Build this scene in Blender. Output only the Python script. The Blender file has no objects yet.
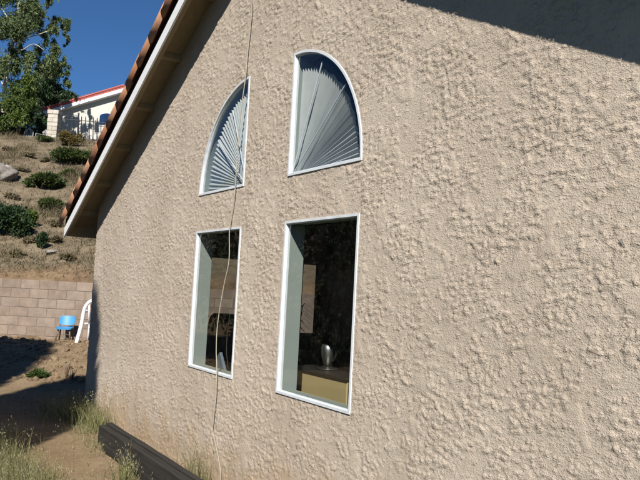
import bpy, math, random
import numpy as np
from mathutils import Vector, Matrix

random.seed(7)
rng = np.random.default_rng(11)
scene = bpy.context.scene
COL = scene.collection

# ------------------------------------------------------------------ camera
EYE = np.array([0.0, -2.5167, 1.68])
YAW, PITCH, ROLL, FPX = 1.0040519, 0.0743181, 0.0515152, 706.94
fw = np.array([-math.sin(YAW) * math.cos(PITCH), math.cos(YAW) * math.cos(PITCH), math.sin(PITCH)])
_r = np.array([math.cos(YAW), math.sin(YAW), 0.0])
_u = np.cross(_r, fw)
cr = _r * math.cos(ROLL) + _u * math.sin(ROLL)
cu = -_r * math.sin(ROLL) + _u * math.cos(ROLL)
cam = bpy.data.cameras.new('camera')
cam.sensor_width = 36.0
cam.lens = 36.0 * FPX / 640.0
cam.clip_start = 0.05
cam.clip_end = 2000
camo = bpy.data.objects.new('camera', cam)
COL.objects.link(camo)
camo.matrix_world = Matrix(((cr[0], cu[0], -fw[0], EYE[0]), (cr[1], cu[1], -fw[1], EYE[1]),
                            (cr[2], cu[2], -fw[2], EYE[2]), (0, 0, 0, 1)))
scene.camera = camo

# ------------------------------------------------------------------ sky, sun, exposure
SUN_EL = math.radians(39.4)
SUN_AZ = math.radians(55.0)                     # from the gable wall's normal, to the right
to_sun = Vector((math.sin(SUN_AZ) * math.cos(SUN_EL), -math.cos(SUN_AZ) * math.cos(SUN_EL), math.sin(SUN_EL)))
world = bpy.data.worlds.new('World')
scene.world = world
world.use_nodes = True
wn = world.node_tree
wn.nodes.clear()
sky = wn.nodes.new('ShaderNodeTexSky')
sky.sky_type = 'NISHITA'
sky.sun_disc = False
sky.sun_elevation = SUN_EL
sky.sun_rotation = math.atan2(to_sun.x, to_sun.y)
sky.altitude = 2500
sky.air_density = 1.0
sky.dust_density = 0.0
sky.ozone_density = 5.0
bg = wn.nodes.new('ShaderNodeBackground')
bg.inputs['Strength'].default_value = 0.05
wo = wn.nodes.new('ShaderNodeOutputWorld')
tintn = wn.nodes.new('ShaderNodeMix')
tintn.data_type = 'RGBA'; tintn.blend_type = 'MULTIPLY'
tintn.inputs[0].default_value = 1.0
tintn.inputs[7].default_value = (0.62, 0.92, 1.12, 1)      # clear dry desert air
wn.links.new(sky.outputs[0], tintn.inputs[6])
wn.links.new(tintn.outputs[2], bg.inputs[0])
wn.links.new(bg.outputs[0], wo.inputs[0])
sl = bpy.data.lights.new('sun', 'SUN')
sl.energy = 5.0
sl.angle = math.radians(0.53)
sl.color = (1.0, 0.95, 0.87)
so = bpy.data.objects.new('sun', sl)
COL.objects.link(so)
so.rotation_euler = to_sun.to_track_quat('Z', 'Y').to_euler()
so.location = (5, -10, 15)
scene.view_settings.view_transform = 'Standard'
scene.view_settings.look = 'None'
scene.view_settings.gamma = 1.0
scene.view_settings.use_curve_mapping = False
scene.view_settings.exposure = 0.75
scene.render.engine = 'CYCLES'
scene.cycles.max_bounces = 6
scene.cycles.diffuse_bounces = 3
scene.cycles.glossy_bounces = 3
scene.cycles.transparent_max_bounces = 12

# ------------------------------------------------------------------ pixel helpers (photo is 640 x 480)
FH = np.array([-math.sin(YAW), math.cos(YAW)])   # horizontal forward
RH = np.array([math.cos(YAW), math.sin(YAW)])    # horizontal right

def ray(px, py):
    return fw + cr * (px - 320) / FPX + cu * (240 - py) / FPX

def on_z(px, py, z):
    d = ray(px, py); return EYE + d * (z - EYE[2]) / d[2]

def on_y(px, py, y):
    d = ray(px, py); return EYE + d * (y - EYE[1]) / d[1]

def at_depth(px, py, dep):
    d = ray(px, py); return EYE + d * dep / (d @ fw)

def dl(x, y):
    """world xy -> (forward distance, sideways distance) from the camera's foot"""
    return (x - EYE[0]) * FH[0] + (y - EYE[1]) * FH[1], (x - EYE[0]) * RH[0] + (y - EYE[1]) * RH[1]

def xy(d, l):
    return EYE[0] + d * FH[0] + l * RH[0], EYE[1] + d * FH[1] + l * RH[1]

# ------------------------------------------------------------------ noise (numpy)
_perm = np.random.default_rng(3).permutation(256)
def _h(ix, iy):
    return _perm[(_perm[ix & 255] + iy) & 255] / 255.0

def vnoise(x, y):
    x = np.asarray(x, float); y = np.asarray(y, float)
    ix = np.floor(x).astype(int); iy = np.floor(y).astype(int)
    fx = x - ix; fy = y - iy
    fx = fx * fx * (3 - 2 * fx); fy = fy * fy * (3 - 2 * fy)
    a = _h(ix, iy); b = _h(ix + 1, iy); c = _h(ix, iy + 1); e = _h(ix + 1, iy + 1)
    return (a * (1 - fx) + b * fx) * (1 - fy) + (c * (1 - fx) + e * fx) * fy

def fbm(x, y, o=4):
    s = 0; a = 0.5
    for k in range(o):
        s = s + a * vnoise(np.asarray(x) * 2 ** k + 17.3 * k, np.asarray(y) * 2 ** k + 5.1 * k); a *= 0.5
    return s / (1 - 0.5 ** o)

def sstep(a, b, x):
    t = np.clip((x - a) / (b - a), 0, 1); return t * t * (3 - 2 * t)

# ------------------------------------------------------------------ objects
def tag(o, label=None, cat=None, group=None, kind=None):
    if label: o['label'] = label
    if cat: o['category'] = cat
    if group: o['group'] = group
    if kind: o['kind'] = kind
    return o

def link(o, parent=None):
    COL.objects.link(o)
    if parent is not None:
        o.parent = parent
        o.matrix_parent_inverse = world_of(parent).inverted()
    return o

def world_of(o):
    m = o.matrix_basis.copy()
    while o.parent is not None:
        m = o.parent.matrix_basis @ o.matrix_parent_inverse @ m if False else (o.matrix_parent_inverse @ m)
        o = o.parent
        m = o.matrix_basis @ m
    return m

def empty(name, loc, rz=0.0):
    o = bpy.data.objects.new(name, None)
    o.empty_display_size = 0.2
    o.location = loc
    o.rotation_euler = (0, 0, rz)
    COL.objects.link(o)
    return o

def fast_mesh(name, V, F, smooth=False):
    """V (n,3) array, F (m,k) array with equal k"""
    V = np.asarray(V, np.float32); F = np.asarray(F, np.int32)
    me = bpy.data.meshes.new(name)
    me.vertices.add(len(V)); me.vertices.foreach_set('co', V.ravel())
    k = F.shape[1]
    me.loops.add(F.size); me.loops.foreach_set('vertex_index', F.ravel())
    me.polygons.add(len(F))
    me.polygons.foreach_set('loop_start', np.arange(0, F.size, k, dtype=np.int32))
    me.polygons.foreach_set('use_smooth', np.full(len(F), smooth))
    me.update(calc_edges=True)
    me.validate()
    return me

def fobj(name, V, F, m, parent=None, smooth=False, tint=None):
    me = fast_mesh(name, V, F, smooth)
    if tint is not None:
        at = me.attributes.new('tint', 'FLOAT', 'FACE')
        at.data.foreach_set('value', np.asarray(tint, np.float32))
    me.materials.append(m)
    o = bpy.data.objects.new(name, me)
    return link(o, parent)

class MB:
    def __init__(s):
        s.v = []; s.f = []
    def add(s, vs, fs):
        n = len(s.v)
        s.v += [tuple(map(float, p)) for p in vs]
        s.f += [tuple(i + n for i in f) for f in fs]
        return s
    def box(s, lo, hi, M=None, bev=0.0):
        x0, y0, z0 = lo; x1, y1, z1 = hi
        if bev <= 0:
            P = [(x0, y0, z0), (x1, y0, z0), (x1, y1, z0), (x0, y1, z0), (x0, y0, z1), (x1, y0, z1), (x1, y1, z1), (x0, y1, z1)]
            F = [(0, 3, 2, 1), (4, 5, 6, 7), (0, 1, 5, 4), (1, 2, 6, 5), (2, 3, 7, 6), (3, 0, 4, 7)]
        else:
            b = bev
            P = []; F = []
            # chamfered box: 24 vertices, one triple per corner
            idx = {}
            for i, x in enumerate((x0, x1)):
                for j, y in enumerate((y0, y1)):
                    for k, z in enumerate((z0, z1)):
                        sx = b if i == 0 else -b; sy = b if j == 0 else -b; sz = b if k == 0 else -b
                        for a, q in enumerate(((x, y + sy, z + sz), (x + sx, y, z + sz), (x + sx, y + sy, z))):
                            idx[i, j, k, a] = len(P); P.append(q)
            g = idx
            F += [(g[0,0,0,0], g[0,0,1,0], g[0,1,1,0], g[0,1,0,0]), (g[1,0,0,0], g[1,1,0,0], g[1,1,1,0], g[1,0,1,0]),
                  (g[0,0,0,1], g[1,0,0,1], g[1,0,1,1], g[0,0,1,1]), (g[0,1,0,1], g[0,1,1,1], g[1,1,1,1], g[1,1,0,1]),
                  (g[0,0,0,2], g[0,1,0,2], g[1,1,0,2], g[1,0,0,2]), (g[0,0,1,2], g[1,0,1,2], g[1,1,1,2], g[0,1,1,2])]
            for i in (0, 1):
                for j in (0, 1):
                    F.append((g[i,j,0,0], g[i,j,0,1], g[i,j,1,1], g[i,j,1,0]))
                    F.append((g[i,0,j,0], g[i,0,j,2], g[i,1,j,2], g[i,1,j,0]))
                    F.append((g[0,i,j,1], g[0,i,j,2], g[1,i,j,2], g[1,i,j,1]))
                    for k in (0, 1):
                        F.append((g[i,j,k,0], g[i,j,k,1], g[i,j,k,2]))
        if M is not None:
            P = [tuple(M @ Vector(p)) for p in P]
        return s.add(P, F)
    def tube(s, pts, r, n=8, cap=True):
        pts = [Vector(p) for p in pts]
        rs = r if hasattr(r, '__len__') else [r] * len(pts)
        P = []; F = []
        prev = None
        for i, p in enumerate(pts):
            t = (pts[min(i + 1, len(pts) - 1)] - pts[max(i - 1, 0)]).normalized()
            if prev is None:
                a = t.orthogonal().normalized()
            else:
                a = (prev - t * prev.dot(t)).normalized()
            prev = a
            b = t.cross(a)
            for k in range(n):
                w = 2 * math.pi * k / n
                P.append(p + (a * math.cos(w) + b * math.sin(w)) * rs[i])
        for i in range(len(pts) - 1):
            for k in range(n):
                F.append((i * n + k, i * n + (k + 1) % n, (i + 1) * n + (k + 1) % n, (i + 1) * n + k))
        if cap:
            F.append(tuple(range(n - 1, -1, -1)))
            F.append(tuple((len(pts) - 1) * n + k for k in range(n)))
        return s.add(P, F)
    def lathe(s, prof, c=(0, 0, 0), n=20):
        P = []; F = []
        for (r, z) in prof:
            for k in range(n):
                w = 2 * math.pi * k / n
                P.append((c[0] + r * math.cos(w), c[1] + r * math.sin(w), c[2] + z))
        for i in range(len(prof) - 1):
            for k in range(n):
                F.append((i * n + k, i * n + (k + 1) % n, (i + 1) * n + (k + 1) % n, (i + 1) * n + k))
        return s.add(P, F)
    def prism(s, poly, axis, a, b):
        """polygon in 2D extruded along axis from a to b; axis 1: poly=(x,z); 0: poly=(y,z); 2: poly=(x,y)"""
        def q(p, t):
            return (p[0], t, p[1]) if axis == 1 else ((t, p[0], p[1]) if axis == 0 else (p[0], p[1], t))
        n = len(poly)
        P = [q(p, a) for p in poly] + [q(p, b) for p in poly]
        F = [tuple(range(n)), tuple(range(2 * n - 1, n - 1, -1))]
        for i in range(n):
            F.append((i, (i + 1) % n, n + (i + 1) % n, n + i))
        return s.add(P, F)
    def mesh(s, name, m, smooth=False):
        me = bpy.data.meshes.new(name)
        me.from_pydata(s.v, [], s.f)
        me.validate()
        import bmesh
        bm = bmesh.new(); bm.from_mesh(me)
        bmesh.ops.recalc_face_normals(bm, faces=bm.faces)
        bm.to_mesh(me); bm.free()
        if smooth:
            me.polygons.foreach_set('use_smooth', [True] * len(me.polygons))
        me.materials.append(m)
        return me
    def build(s, name, m, parent=None, smooth=False):
        o = bpy.data.objects.new(name, s.mesh(name, m, smooth))
        return link(o, parent)

def clone(o, parent, M):
    """copy of a mesh piece with its own world matrix under parent"""
    c = o.copy(); COL.objects.link(c)
    c.parent = parent
    if parent is not None:
        c.matrix_parent_inverse = world_of(parent).inverted()
    c.matrix_basis = M
    return c

# ------------------------------------------------------------------ materials
class NT:
    def __init__(s, name):
        s.m = bpy.data.materials.new(name); s.m.use_nodes = True
        s.t = s.m.node_tree; s.t.nodes.clear()
        s.out = s.t.nodes.new('ShaderNodeOutputMaterial')
        s.tc = s.t.nodes.new('ShaderNodeTexCoord')
    def n(s, typ, ins=None, **kw):
        nd = s.t.nodes.new(typ)
        for k, v in kw.items(): setattr(nd, k, v)
        for k, v in (ins or {}).items():
            if isinstance(v, bpy.types.NodeSocket): s.t.links.new(v, nd.inputs[k])
            else: nd.inputs[k].default_value = v
        return nd
    def math(s, op, a, b=None, c=None):
        ins = {0: a}
        if b is not None: ins[1] = b
        if c is not None: ins[2] = c
        return s.n('ShaderNodeMath', ins, operation=op).outputs[0]
    def noise(s, vec, scale, detail=3.0, rough=0.55, dist=0.0):
        return s.n('ShaderNodeTexNoise', {'Vector': vec, 'Scale': scale, 'Detail': detail, 'Roughness': rough, 'Distortion': dist})
    def ramp(s, fac, stops, interp='LINEAR'):
        nd = s.n('ShaderNodeValToRGB', {0: fac})
        cr_ = nd.color_ramp; cr_.interpolation = interp
        while len(cr_.elements) < len(stops): cr_.elements.new(0.5)
        for e, (p, c) in zip(cr_.elements, stops):
            e.position = p; e.color = (*c, 1) if len(c) == 3 else c
        return nd.outputs[0]
    def mrange(s, v, a, b, c=0.0, d=1.0, smooth=True):
        nd = s.n('ShaderNodeMapRange', {0: v, 1: a, 2: b, 3: c, 4: d})
        nd.interpolation_type = 'SMOOTHSTEP' if smooth else 'LINEAR'
        return nd.outputs[0]
    def mix(s, fac, a, b, mode='MIX'):
        nd = s.n('ShaderNodeMix', data_type='RGBA', blend_type=mode)
        for i, v in ((0, fac), (6, a), (7, b)):
            if isinstance(v, bpy.types.NodeSocket): s.t.links.new(v, nd.inputs[i])
            else: nd.inputs[i].default_value = ((*v, 1) if (i > 0 and len(v) == 3) else v)
        return nd.outputs[2]
    def bump(s, h, strength=0.5, dist=0.01):
        return s.n('ShaderNodeBump', {'Height': h, 'Strength': strength, 'Distance': dist}).outputs[0]
    def bsdf(s, color, rough=0.8, normal=None, **kw):
        ins = {'Base Color': color if isinstance(color, bpy.types.NodeSocket) else (*color, 1), 'Roughness': rough}
        if normal is not None: ins['Normal'] = normal
        ins.update(kw)
        b = s.n('ShaderNodeBsdfPrincipled', ins)
        s.t.links.new(b.outputs[0], s.out.inputs[0])
        return b

def plain(name, col, rough=0.7, var=0.15, scale=6.0, bump=0.0, bscale=60.0, metallic=0.0, spec=0.5):
    t = NT(name)
    v = t.tc.outputs['Object']
    n1 = t.noise(v, scale, 4, 0.6).outputs[0]
    f = t.mrange(n1, 0.3, 0.7, 1 - var, 1 + var, False)
    c = t.n('ShaderNodeVectorMath', {0: col, 1: t.n('ShaderNodeCombineXYZ', {0: f, 1: f, 2: f}).outputs[0]}, operation='MULTIPLY').outputs[0]
    nm = None
    if bump > 0:
        nm = t.bump(t.noise(v, bscale, 4, 0.6).outputs[0], bump, 0.004)
    t.bsdf(c, rough, nm, Metallic=metallic, **{'Specular IOR Level': spec})
    return t.m

def stucco_material():
    t = NT('stucco')
    v = t.tc.outputs['Object']
    ps = t.n('ShaderNodeMapping', {'Vector': v, 'Rotation': (0, math.radians(24), 0), 'Scale': (1.0, 1.0, 1.75)}).outputs[0]
    thr = t.mrange(t.noise(v, 3.1, 2).outputs[0], 0.32, 0.68, -0.105, 0.080, False)
    n1 = t.math('ADD', t.noise(ps, 23.0, 4, 0.60).outputs[0], thr)
    a = t.mrange(n1, 0.525, 0.575)                                   # thrown dashes with ragged edges
    lace = t.mrange(t.noise(ps, 7.5, 4, 0.6).outputs[0], 0.535, 0.585)
    flat = t.mrange(t.noise(v, 5.0, 2, 0.5).outputs[0], 0.60, 0.66)  # trowelled patches
    keep = t.math('SUBTRACT', 1.0, t.math('MULTIPLY', flat, 0.8))
    rel_ = t.n('ShaderNodeAttribute', attribute_name='relief').outputs['Fac']
    h = t.math('ADD', t.math('MULTIPLY', a, 0.0047), t.math('MULTIPLY', lace, 0.0034))
    h = t.math('MULTIPLY', h, keep)
    h = t.math('ADD', h, t.math('MULTIPLY', flat, 0.0036))
    h = t.math('MULTIPLY', h, rel_)
    disp = t.n('ShaderNodeDisplacement', {'Height': h, 'Midlevel': 0.0, 'Scale': 1.0})
    t.t.links.new(disp.outputs[0], t.out.inputs[2])
    # fine relief: smaller crumbs and sand grain
    a2 = t.mrange(t.noise(ps, 52.0, 3, 0.62).outputs[0], 0.47, 0.60)
    vor = t.n('ShaderNodeTexVoronoi', {'Vector': v, 'Scale': 130.0, 'Randomness': 1.0}).outputs['Distance']
    fineh = t.math('ADD', t.math('MULTIPLY', t.math('MULTIPLY', a2, t.math('MULTIPLY', keep, t.math('ADD', 0.35, t.mrange(n1, 0.44, 0.56)))), 0.0018), t.math('MULTIPLY', t.mrange(vor, 0.55, 0.1), 0.0010))
    fineh = t.math('ADD', fineh, t.math('MULTIPLY', t.noise(v, 260.0, 2, 0.7).outputs[0], 0.0011))
    nrm_ = t.n('ShaderNodeBump', {'Height': fineh, 'Strength': 1.0, 'Distance': 1.0}).outputs[0]
    # colour: sandy beige, uneven, stained near the ground and under the sills
    sep = t.n('ShaderNodeSeparateXYZ', {0: v})
    X, Z = sep.outputs[0], sep.outputs[2]
    c = t.ramp(t.noise(v, 1.1, 4, 0.6).outputs[0], [(0.30, (0.405, 0.337, 0.270)), (0.55, (0.460, 0.388, 0.315)), (0.75, (0.500, 0.428, 0.354))])
    fine = t.mrange(t.noise(v, 75.0, 4, 0.7).outputs[0], 0.25, 0.75, 0.86, 1.10, False)
    c = t.mix(1.0, c, t.n('ShaderNodeCombineXYZ', {0: fine, 1: fine, 2: fine}).outputs[0], 'MULTIPLY')
    # rain streaks
    sv = t.n('ShaderNodeMapping', {'Vector': v, 'Scale': (9.0, 1.0, 0.7)}).outputs[0]
    st = t.mrange(t.noise(sv, 1.0, 4, 0.6).outputs[0], 0.55, 0.80)
    c = t.mix(t.math('MULTIPLY', st, 0.36), c, (0.30, 0.23, 0.16))
    # soil splash at the foot of the wall
    edge = t.math('ADD', Z, t.math('MULTIPLY', t.math('SUBTRACT', t.noise(v, 3.0, 5, 0.65).outputs[0], 0.5), 1.1))
    d1 = t.mrange(edge, 0.62, 0.05)
    c = t.mix(t.math('MULTIPLY', d1, 0.62), c, (0.33, 0.225, 0.12))
    sp = t.mrange(t.noise(v, 4.2, 4, 0.7).outputs[0], 0.66, 0.76)
    c = t.mix(t.math('MULTIPLY', sp, 0.22), c, (0.36, 0.25, 0.15))
    # dull mildew blotches at the far foot
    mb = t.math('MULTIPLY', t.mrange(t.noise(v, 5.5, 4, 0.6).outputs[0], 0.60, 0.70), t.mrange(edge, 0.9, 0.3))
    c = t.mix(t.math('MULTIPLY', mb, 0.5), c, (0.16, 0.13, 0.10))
    t.bsdf(c, 0.93, nrm_, **{'Specular IOR Level': 0.15})
    t.m.displacement_method = 'DISPLACEMENT'
    return t.m

def glass_material(name='window_glass', tint=(0.87, 0.89, 0.88)):
    t = NT(name)
    tr = t.n('ShaderNodeBsdfTransparent', {0: (*tint, 1)})
    nz = t.noise(t.tc.outputs['Object'], 1.6, 2).outputs[0]
    gl = t.n('ShaderNodeBsdfGlossy', {'Color': (1, 1, 1, 1), 'Roughness': 0.015, 'Normal': t.bump(nz, 0.05, 0.02)})
    lw = t.n('ShaderNodeLayerWeight', {'Blend': 0.5}).outputs['Facing']
    fac = t.math('MULTIPLY', t.math('ADD', 0.04, t.math('MULTIPLY', t.math('POWER', lw, 5.0), 0.96)), 1.25)
    fac = t.math('MINIMUM', fac, 1.0)
    mx = t.n('ShaderNodeMixShader', {0: fac, 1: tr.outputs[0], 2: gl.outputs[0]})
    # thin film of dust
    df = t.n('ShaderNodeBsdfDiffuse', {0: (0.45, 0.43, 0.40, 1)})
    dust = t.mrange(t.noise(t.tc.outputs['Object'], 14.0, 5, 0.7).outputs[0], 0.35, 0.8, 0.002, 0.012)
    m2 = t.n('ShaderNodeMixShader', {0: dust, 1: mx.outputs[0], 2: df.outputs[0]})
    t.t.links.new(m2.outputs[0], t.out.inputs[0])
    return t.m

def leaf_material(name, cols, rough=0.6, trans=0.25):
    t = NT(name)
    at = t.n('ShaderNodeAttribute', attribute_name='tint')
    c = t.ramp(at.outputs['Fac'], [(i / (len(cols) - 1), k) for i, k in enumerate(cols)])
    b = t.bsdf(c, rough, None, **{'Specular IOR Level': 0.3})
    tl = t.n('ShaderNodeBsdfTranslucent', {0: c})
    mx = t.n('ShaderNodeMixShader', {0: trans, 1: b.outputs[0], 2: tl.outputs[0]})
    t.t.links.new(mx.outputs[0], t.out.inputs[0])
    return t.m

def ground_material():
    t = NT('earth')
    geo = t.n('ShaderNodeNewGeometry')
    v = geo.outputs['Position']
    at = t.n('ShaderNodeAttribute', attribute_name='zone')       # 0 yard, 1 hillside, 2 bank, 3 unseen dark ground added to cut bounce
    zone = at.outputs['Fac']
    n1 = t.noise(v, 1.6, 6, 0.65).outputs[0]
    yard = t.ramp(n1, [(0.30, (0.160, 0.112, 0.066)), (0.52, (0.212, 0.155, 0.095)), (0.75, (0.250, 0.188, 0.120))])
    peb = t.mrange(t.noise(v, 40.0, 4, 0.7).outputs[0], 0.3, 0.75, 0.75, 1.15, False)
    yard = t.mix(1.0, yard, t.n('ShaderNodeCombineXYZ', {0: peb, 1: peb, 2: peb}).outputs[0], 'MULTIPLY')
    n2 = t.noise(v, 0.45, 7, 0.68).outputs[0]
    hill = t.ramp(n2, [(0.28, (0.098, 0.076, 0.050)), (0.45, (0.150, 0.120, 0.080)), (0.6, (0.185, 0.148, 0.102)), (0.78, (0.140, 0.128, 0.096))])
    hill = t.mix(t.mrange(t.noise(v, 3.2, 5, 0.7).outputs[0], 0.42, 0.66, 0.0, 0.75), hill, (0.095, 0.070, 0.046))
    bank = t.ramp(t.noise(v, 2.2, 6, 0.7).outputs[0], [(0.3, (0.075, 0.050, 0.032)), (0.5, (0.150, 0.102, 0.062)), (0.72, (0.215, 0.158, 0.102))])
    c = t.mix(t.mrange(zone, 0.0, 1.0, 0, 1, False), yard, hill)
    c = t.mix(t.mrange(zone, 1.0, 2.0, 0, 1, False), c, bank)
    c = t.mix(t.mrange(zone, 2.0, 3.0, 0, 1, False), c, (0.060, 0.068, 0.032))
    h = t.math('ADD', t.math('MULTIPLY', t.noise(v, 22.0, 6, 0.7).outputs[0], 1.0), t.math('MULTIPLY', t.noise(v, 5.0, 4).outputs[0], 1.2))
    t.bsdf(c, 0.95, t.bump(h, 0.7, 0.02), **{'Specular IOR Level': 0.1})
    return t.m

def wood_material(name, ca, cb, rough=0.85, axis_scale=(2.0, 40.0, 40.0), bump=0.25):
    t = NT(name)
    v = t.n('ShaderNodeMapping', {'Vector': t.tc.outputs['Object'], 'Scale': axis_scale}).outputs[0]
    n = t.noise(v, 1.0, 6, 0.65, 0.4).outputs[0]
    c = t.ramp(n, [(0.3, ca), (0.7, cb)])
    t.bsdf(c, rough, t.bump(n, bump, 0.004), **{'Specular IOR Level': 0.25})
    return t.m

M = {}
M['stucco'] = stucco_material()
M['vinyl'] = plain('white_vinyl', (0.56, 0.59, 0.62), 0.45, 0.10, 14.0)
M['fascia'] = wood_material('painted_fascia', (0.62, 0.63, 0.64), (0.72, 0.73, 0.74), 0.6, (1.2, 30, 30), 0.12)
M['soffit'] = wood_material('brown_soffit', (0.215, 0.165, 0.098), (0.275, 0.215, 0.13), 0.8, (1.2, 25, 25), 0.2)
M['terracotta'] = None
M['glass'] = glass_material()
M['dimmed'] = glass_material('dimmed_glass', (0.46, 0.46, 0.45))  # dimming put into the glass tint to darken the view through it
M['reveal'] = plain('reveal_paint', (0.215, 0.245, 0.228), 0.7, 0.04, 3.0)
M['tan_paint'] = plain('tan_interior_paint', (0.42, 0.32, 0.18), 0.8, 0.06, 2.0)
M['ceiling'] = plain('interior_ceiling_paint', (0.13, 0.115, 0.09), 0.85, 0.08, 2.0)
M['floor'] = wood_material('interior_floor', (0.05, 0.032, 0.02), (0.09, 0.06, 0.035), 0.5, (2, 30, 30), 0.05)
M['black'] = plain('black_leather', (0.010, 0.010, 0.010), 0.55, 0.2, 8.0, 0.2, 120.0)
M['beige'] = plain('beige_laminate', (0.36, 0.285, 0.14), 0.55, 0.06, 2.5)
M['shade'] = plain('pleated_shade_cloth', (0.36, 0.375, 0.37), 0.85, 0.08, 6.0)
M['steel'] = plain('brushed_steel', (0.40, 0.40, 0.39), 0.38, 0.08, 12.0, metallic=1.0)
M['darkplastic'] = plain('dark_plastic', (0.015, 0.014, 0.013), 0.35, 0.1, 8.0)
M['slate'] = plain('slate_blue_cloth', (0.10, 0.13, 0.16), 0.8, 0.1, 20.0)
M['timber'] = wood_material('charcoal_timber', (0.012, 0.011, 0.0095), (0.038, 0.034, 0.030), 0.85, (1.5, 28, 28), 0.35)
M['cord'] = plain('beige_cord', (0.31, 0.275, 0.215), 0.85, 0.12, 60.0, 0.4, 400.0)
M['blue'] = plain('blue_plastic', (0.030, 0.205, 0.44), 0.42, 0.05, 8.0)
M['white_plastic'] = plain('white_plastic', (0.80, 0.80, 0.82), 0.35, 0.03, 6.0)
M['patio'] = plain('weathered_white_paint', (0.42, 0.42, 0.43), 0.6, 0.12, 6.0)
M['brown_metal'] = plain('brown_metal', (0.12, 0.085, 0.055), 0.5, 0.15, 12.0)
M['iron'] = plain('black_iron', (0.02, 0.02, 0.022), 0.5, 0.2, 10.0)
M['housewhite'] = plain('pale_house_stucco', (0.47, 0.455, 0.41), 0.9, 0.06, 1.2, 0.3, 40)
M['mortar'] = plain('mortar', (0.15, 0.12, 0.10), 0.95, 0.2, 9.0, 0.4, 90)
M['redroof'] = plain('red_roof_tile', (0.34, 0.085, 0.070), 0.8, 0.2, 3.0)
M['darkglass'] = plain('dark_blue_window', (0.012, 0.030, 0.085), 0.08, 0.1, 1.0)
M['bark_pale'] = plain('pale_bark', (0.36, 0.33, 0.28), 0.9, 0.45, 2.5, 0.5, 12)
M['bark'] = plain('brown_bark', (0.12, 0.085, 0.06), 0.95, 0.3, 6.0, 0.6, 20)
M['rock'] = plain('grey_rock', (0.175, 0.158, 0.138), 0.97, 0.5, 2.5, 1.0, 9)
M['earth'] = ground_material()
M['clod'] = plain('dry_clod', (0.175, 0.122, 0.072), 0.97, 0.3, 3.0, 0.6, 40)

def varied(name, stops, rough=0.85, scale=9.0, bump=0.4, bscale=60.0):
    """colour differs from object to object (Object Info random), with grain on top"""
    t = NT(name)
    oi = t.n('ShaderNodeObjectInfo')
    c = t.ramp(oi.outputs['Random'], stops)
    v = t.tc.outputs['Object']
    off = t.n('ShaderNodeVectorMath', {0: v, 1: oi.outputs['Location']}, operation='ADD').outputs[0]
    f = t.mrange(t.noise(off, scale, 5, 0.65).outputs[0], 0.25, 0.75, 0.72, 1.22, False)
    c = t.mix(1.0, c, t.n('ShaderNodeCombineXYZ', {0: f, 1: f, 2: f}).outputs[0], 'MULTIPLY')
    t.bsdf(c, rough, t.bump(t.noise(off, bscale, 4, 0.65).outputs[0], bump, 0.004), **{'Specular IOR Level': 0.2})
    return t.m
M['terracotta'] = varied('terracotta_tile', [(0.0, (0.27, 0.125, 0.07)), (0.5, (0.37, 0.18, 0.10)), (1.0, (0.44, 0.25, 0.155))], 0.85, 7.0)
M['block'] = varied('concrete_block', [(0.0, (0.195, 0.150, 0.120)), (0.5, (0.222, 0.174, 0.140)), (1.0, (0.245, 0.196, 0.160))], 0.95, 5.0, 0.5, 70)
M['pillarstone'] = varied('pillar_block', [(0.0, (0.36, 0.32, 0.27)), (1.0, (0.47, 0.43, 0.37))], 0.95, 4.0)
M['leaf_euc'] = leaf_material('eucalyptus_leaf', [(0.050, 0.075, 0.028), (0.090, 0.125, 0.046), (0.150, 0.185, 0.080)])
M['leaf_dark'] = leaf_material('dark_leaf', [(0.012, 0.030, 0.012), (0.028, 0.055, 0.020), (0.055, 0.085, 0.030)])
M['leaf_lime'] = leaf_material('yellow_green_leaf', [(0.032, 0.058, 0.010), (0.062, 0.096, 0.016), (0.10, 0.14, 0.026)])
M['leaf_shrub'] = leaf_material('shrub_leaf', [(0.026, 0.044, 0.010), (0.050, 0.074, 0.018), (0.085, 0.112, 0.030)])
M['leaf_red'] = leaf_material('reddish_shrub_leaf', [(0.05, 0.06, 0.018), (0.11, 0.085, 0.025), (0.18, 0.12, 0.04)])
M['straw'] = leaf_material('dry_grass', [(0.105, 0.088, 0.046), (0.165, 0.138, 0.080), (0.245, 0.208, 0.135)], 0.8, 0.3)
M['oat'] = leaf_material('half_dry_grass', [(0.070, 0.100, 0.024), (0.145, 0.155, 0.055), (0.245, 0.230, 0.120), (0.38, 0.34, 0.23)], 0.75, 0.35)
M['weed'] = leaf_material('green_weed', [(0.025, 0.045, 0.012), (0.045, 0.075, 0.018), (0.08, 0.115, 0.03)], 0.6, 0.3)

# ------------------------------------------------------------------ ground and hillside
WALL_D = 15.42          # forward distance of the block retaining wall
WTOP = 1.64
def ground_h(x, y):
    x = np.asarray(x, float); y = np.asarray(y, float)
    d, l = dl(x, y)
    yard = 0.40 * sstep(10.2, 14.4, d)
    md = np.exp(-(((d - 13.1) / 1.2) ** 2)) * np.exp(-(((l + 4.9) / 1.5) ** 2))
    yard = yard + 0.10 * md
    rough = 0.05 * sstep(10.8, 12.5, d) + 0.012
    yard = yard + rough * (fbm(x * 3.1, y * 3.1, 4) - 0.5) * 2 + 0.05 * (fbm(x * 0.7, y * 0.7, 3) - 0.5)
    t = d - 15.6
    hill = WTOP - 0.05 + 0.12 * sstep(0, 0.4, t) + 0.342 * np.clip(t, 0, 22.4) + 0.02 * np.clip(t - 22.4, 0, 400)
    amp = sstep(0.2, 5, t) * (1 - 0.75 * sstep(18, 24, t))
    hill = hill + amp * (1.3 * (fbm(x * 0.11 + 3, y * 0.11, 3) - 0.5) + 0.55 * (fbm(x * 0.55, y * 0.55, 4) - 0.5)) + 0.22 * sstep(0.1, 1, t) * (fbm(x * 1.9, y * 1.9, 3) - 0.5)
    return np.where(d < 15.55, yard, hill)

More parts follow.
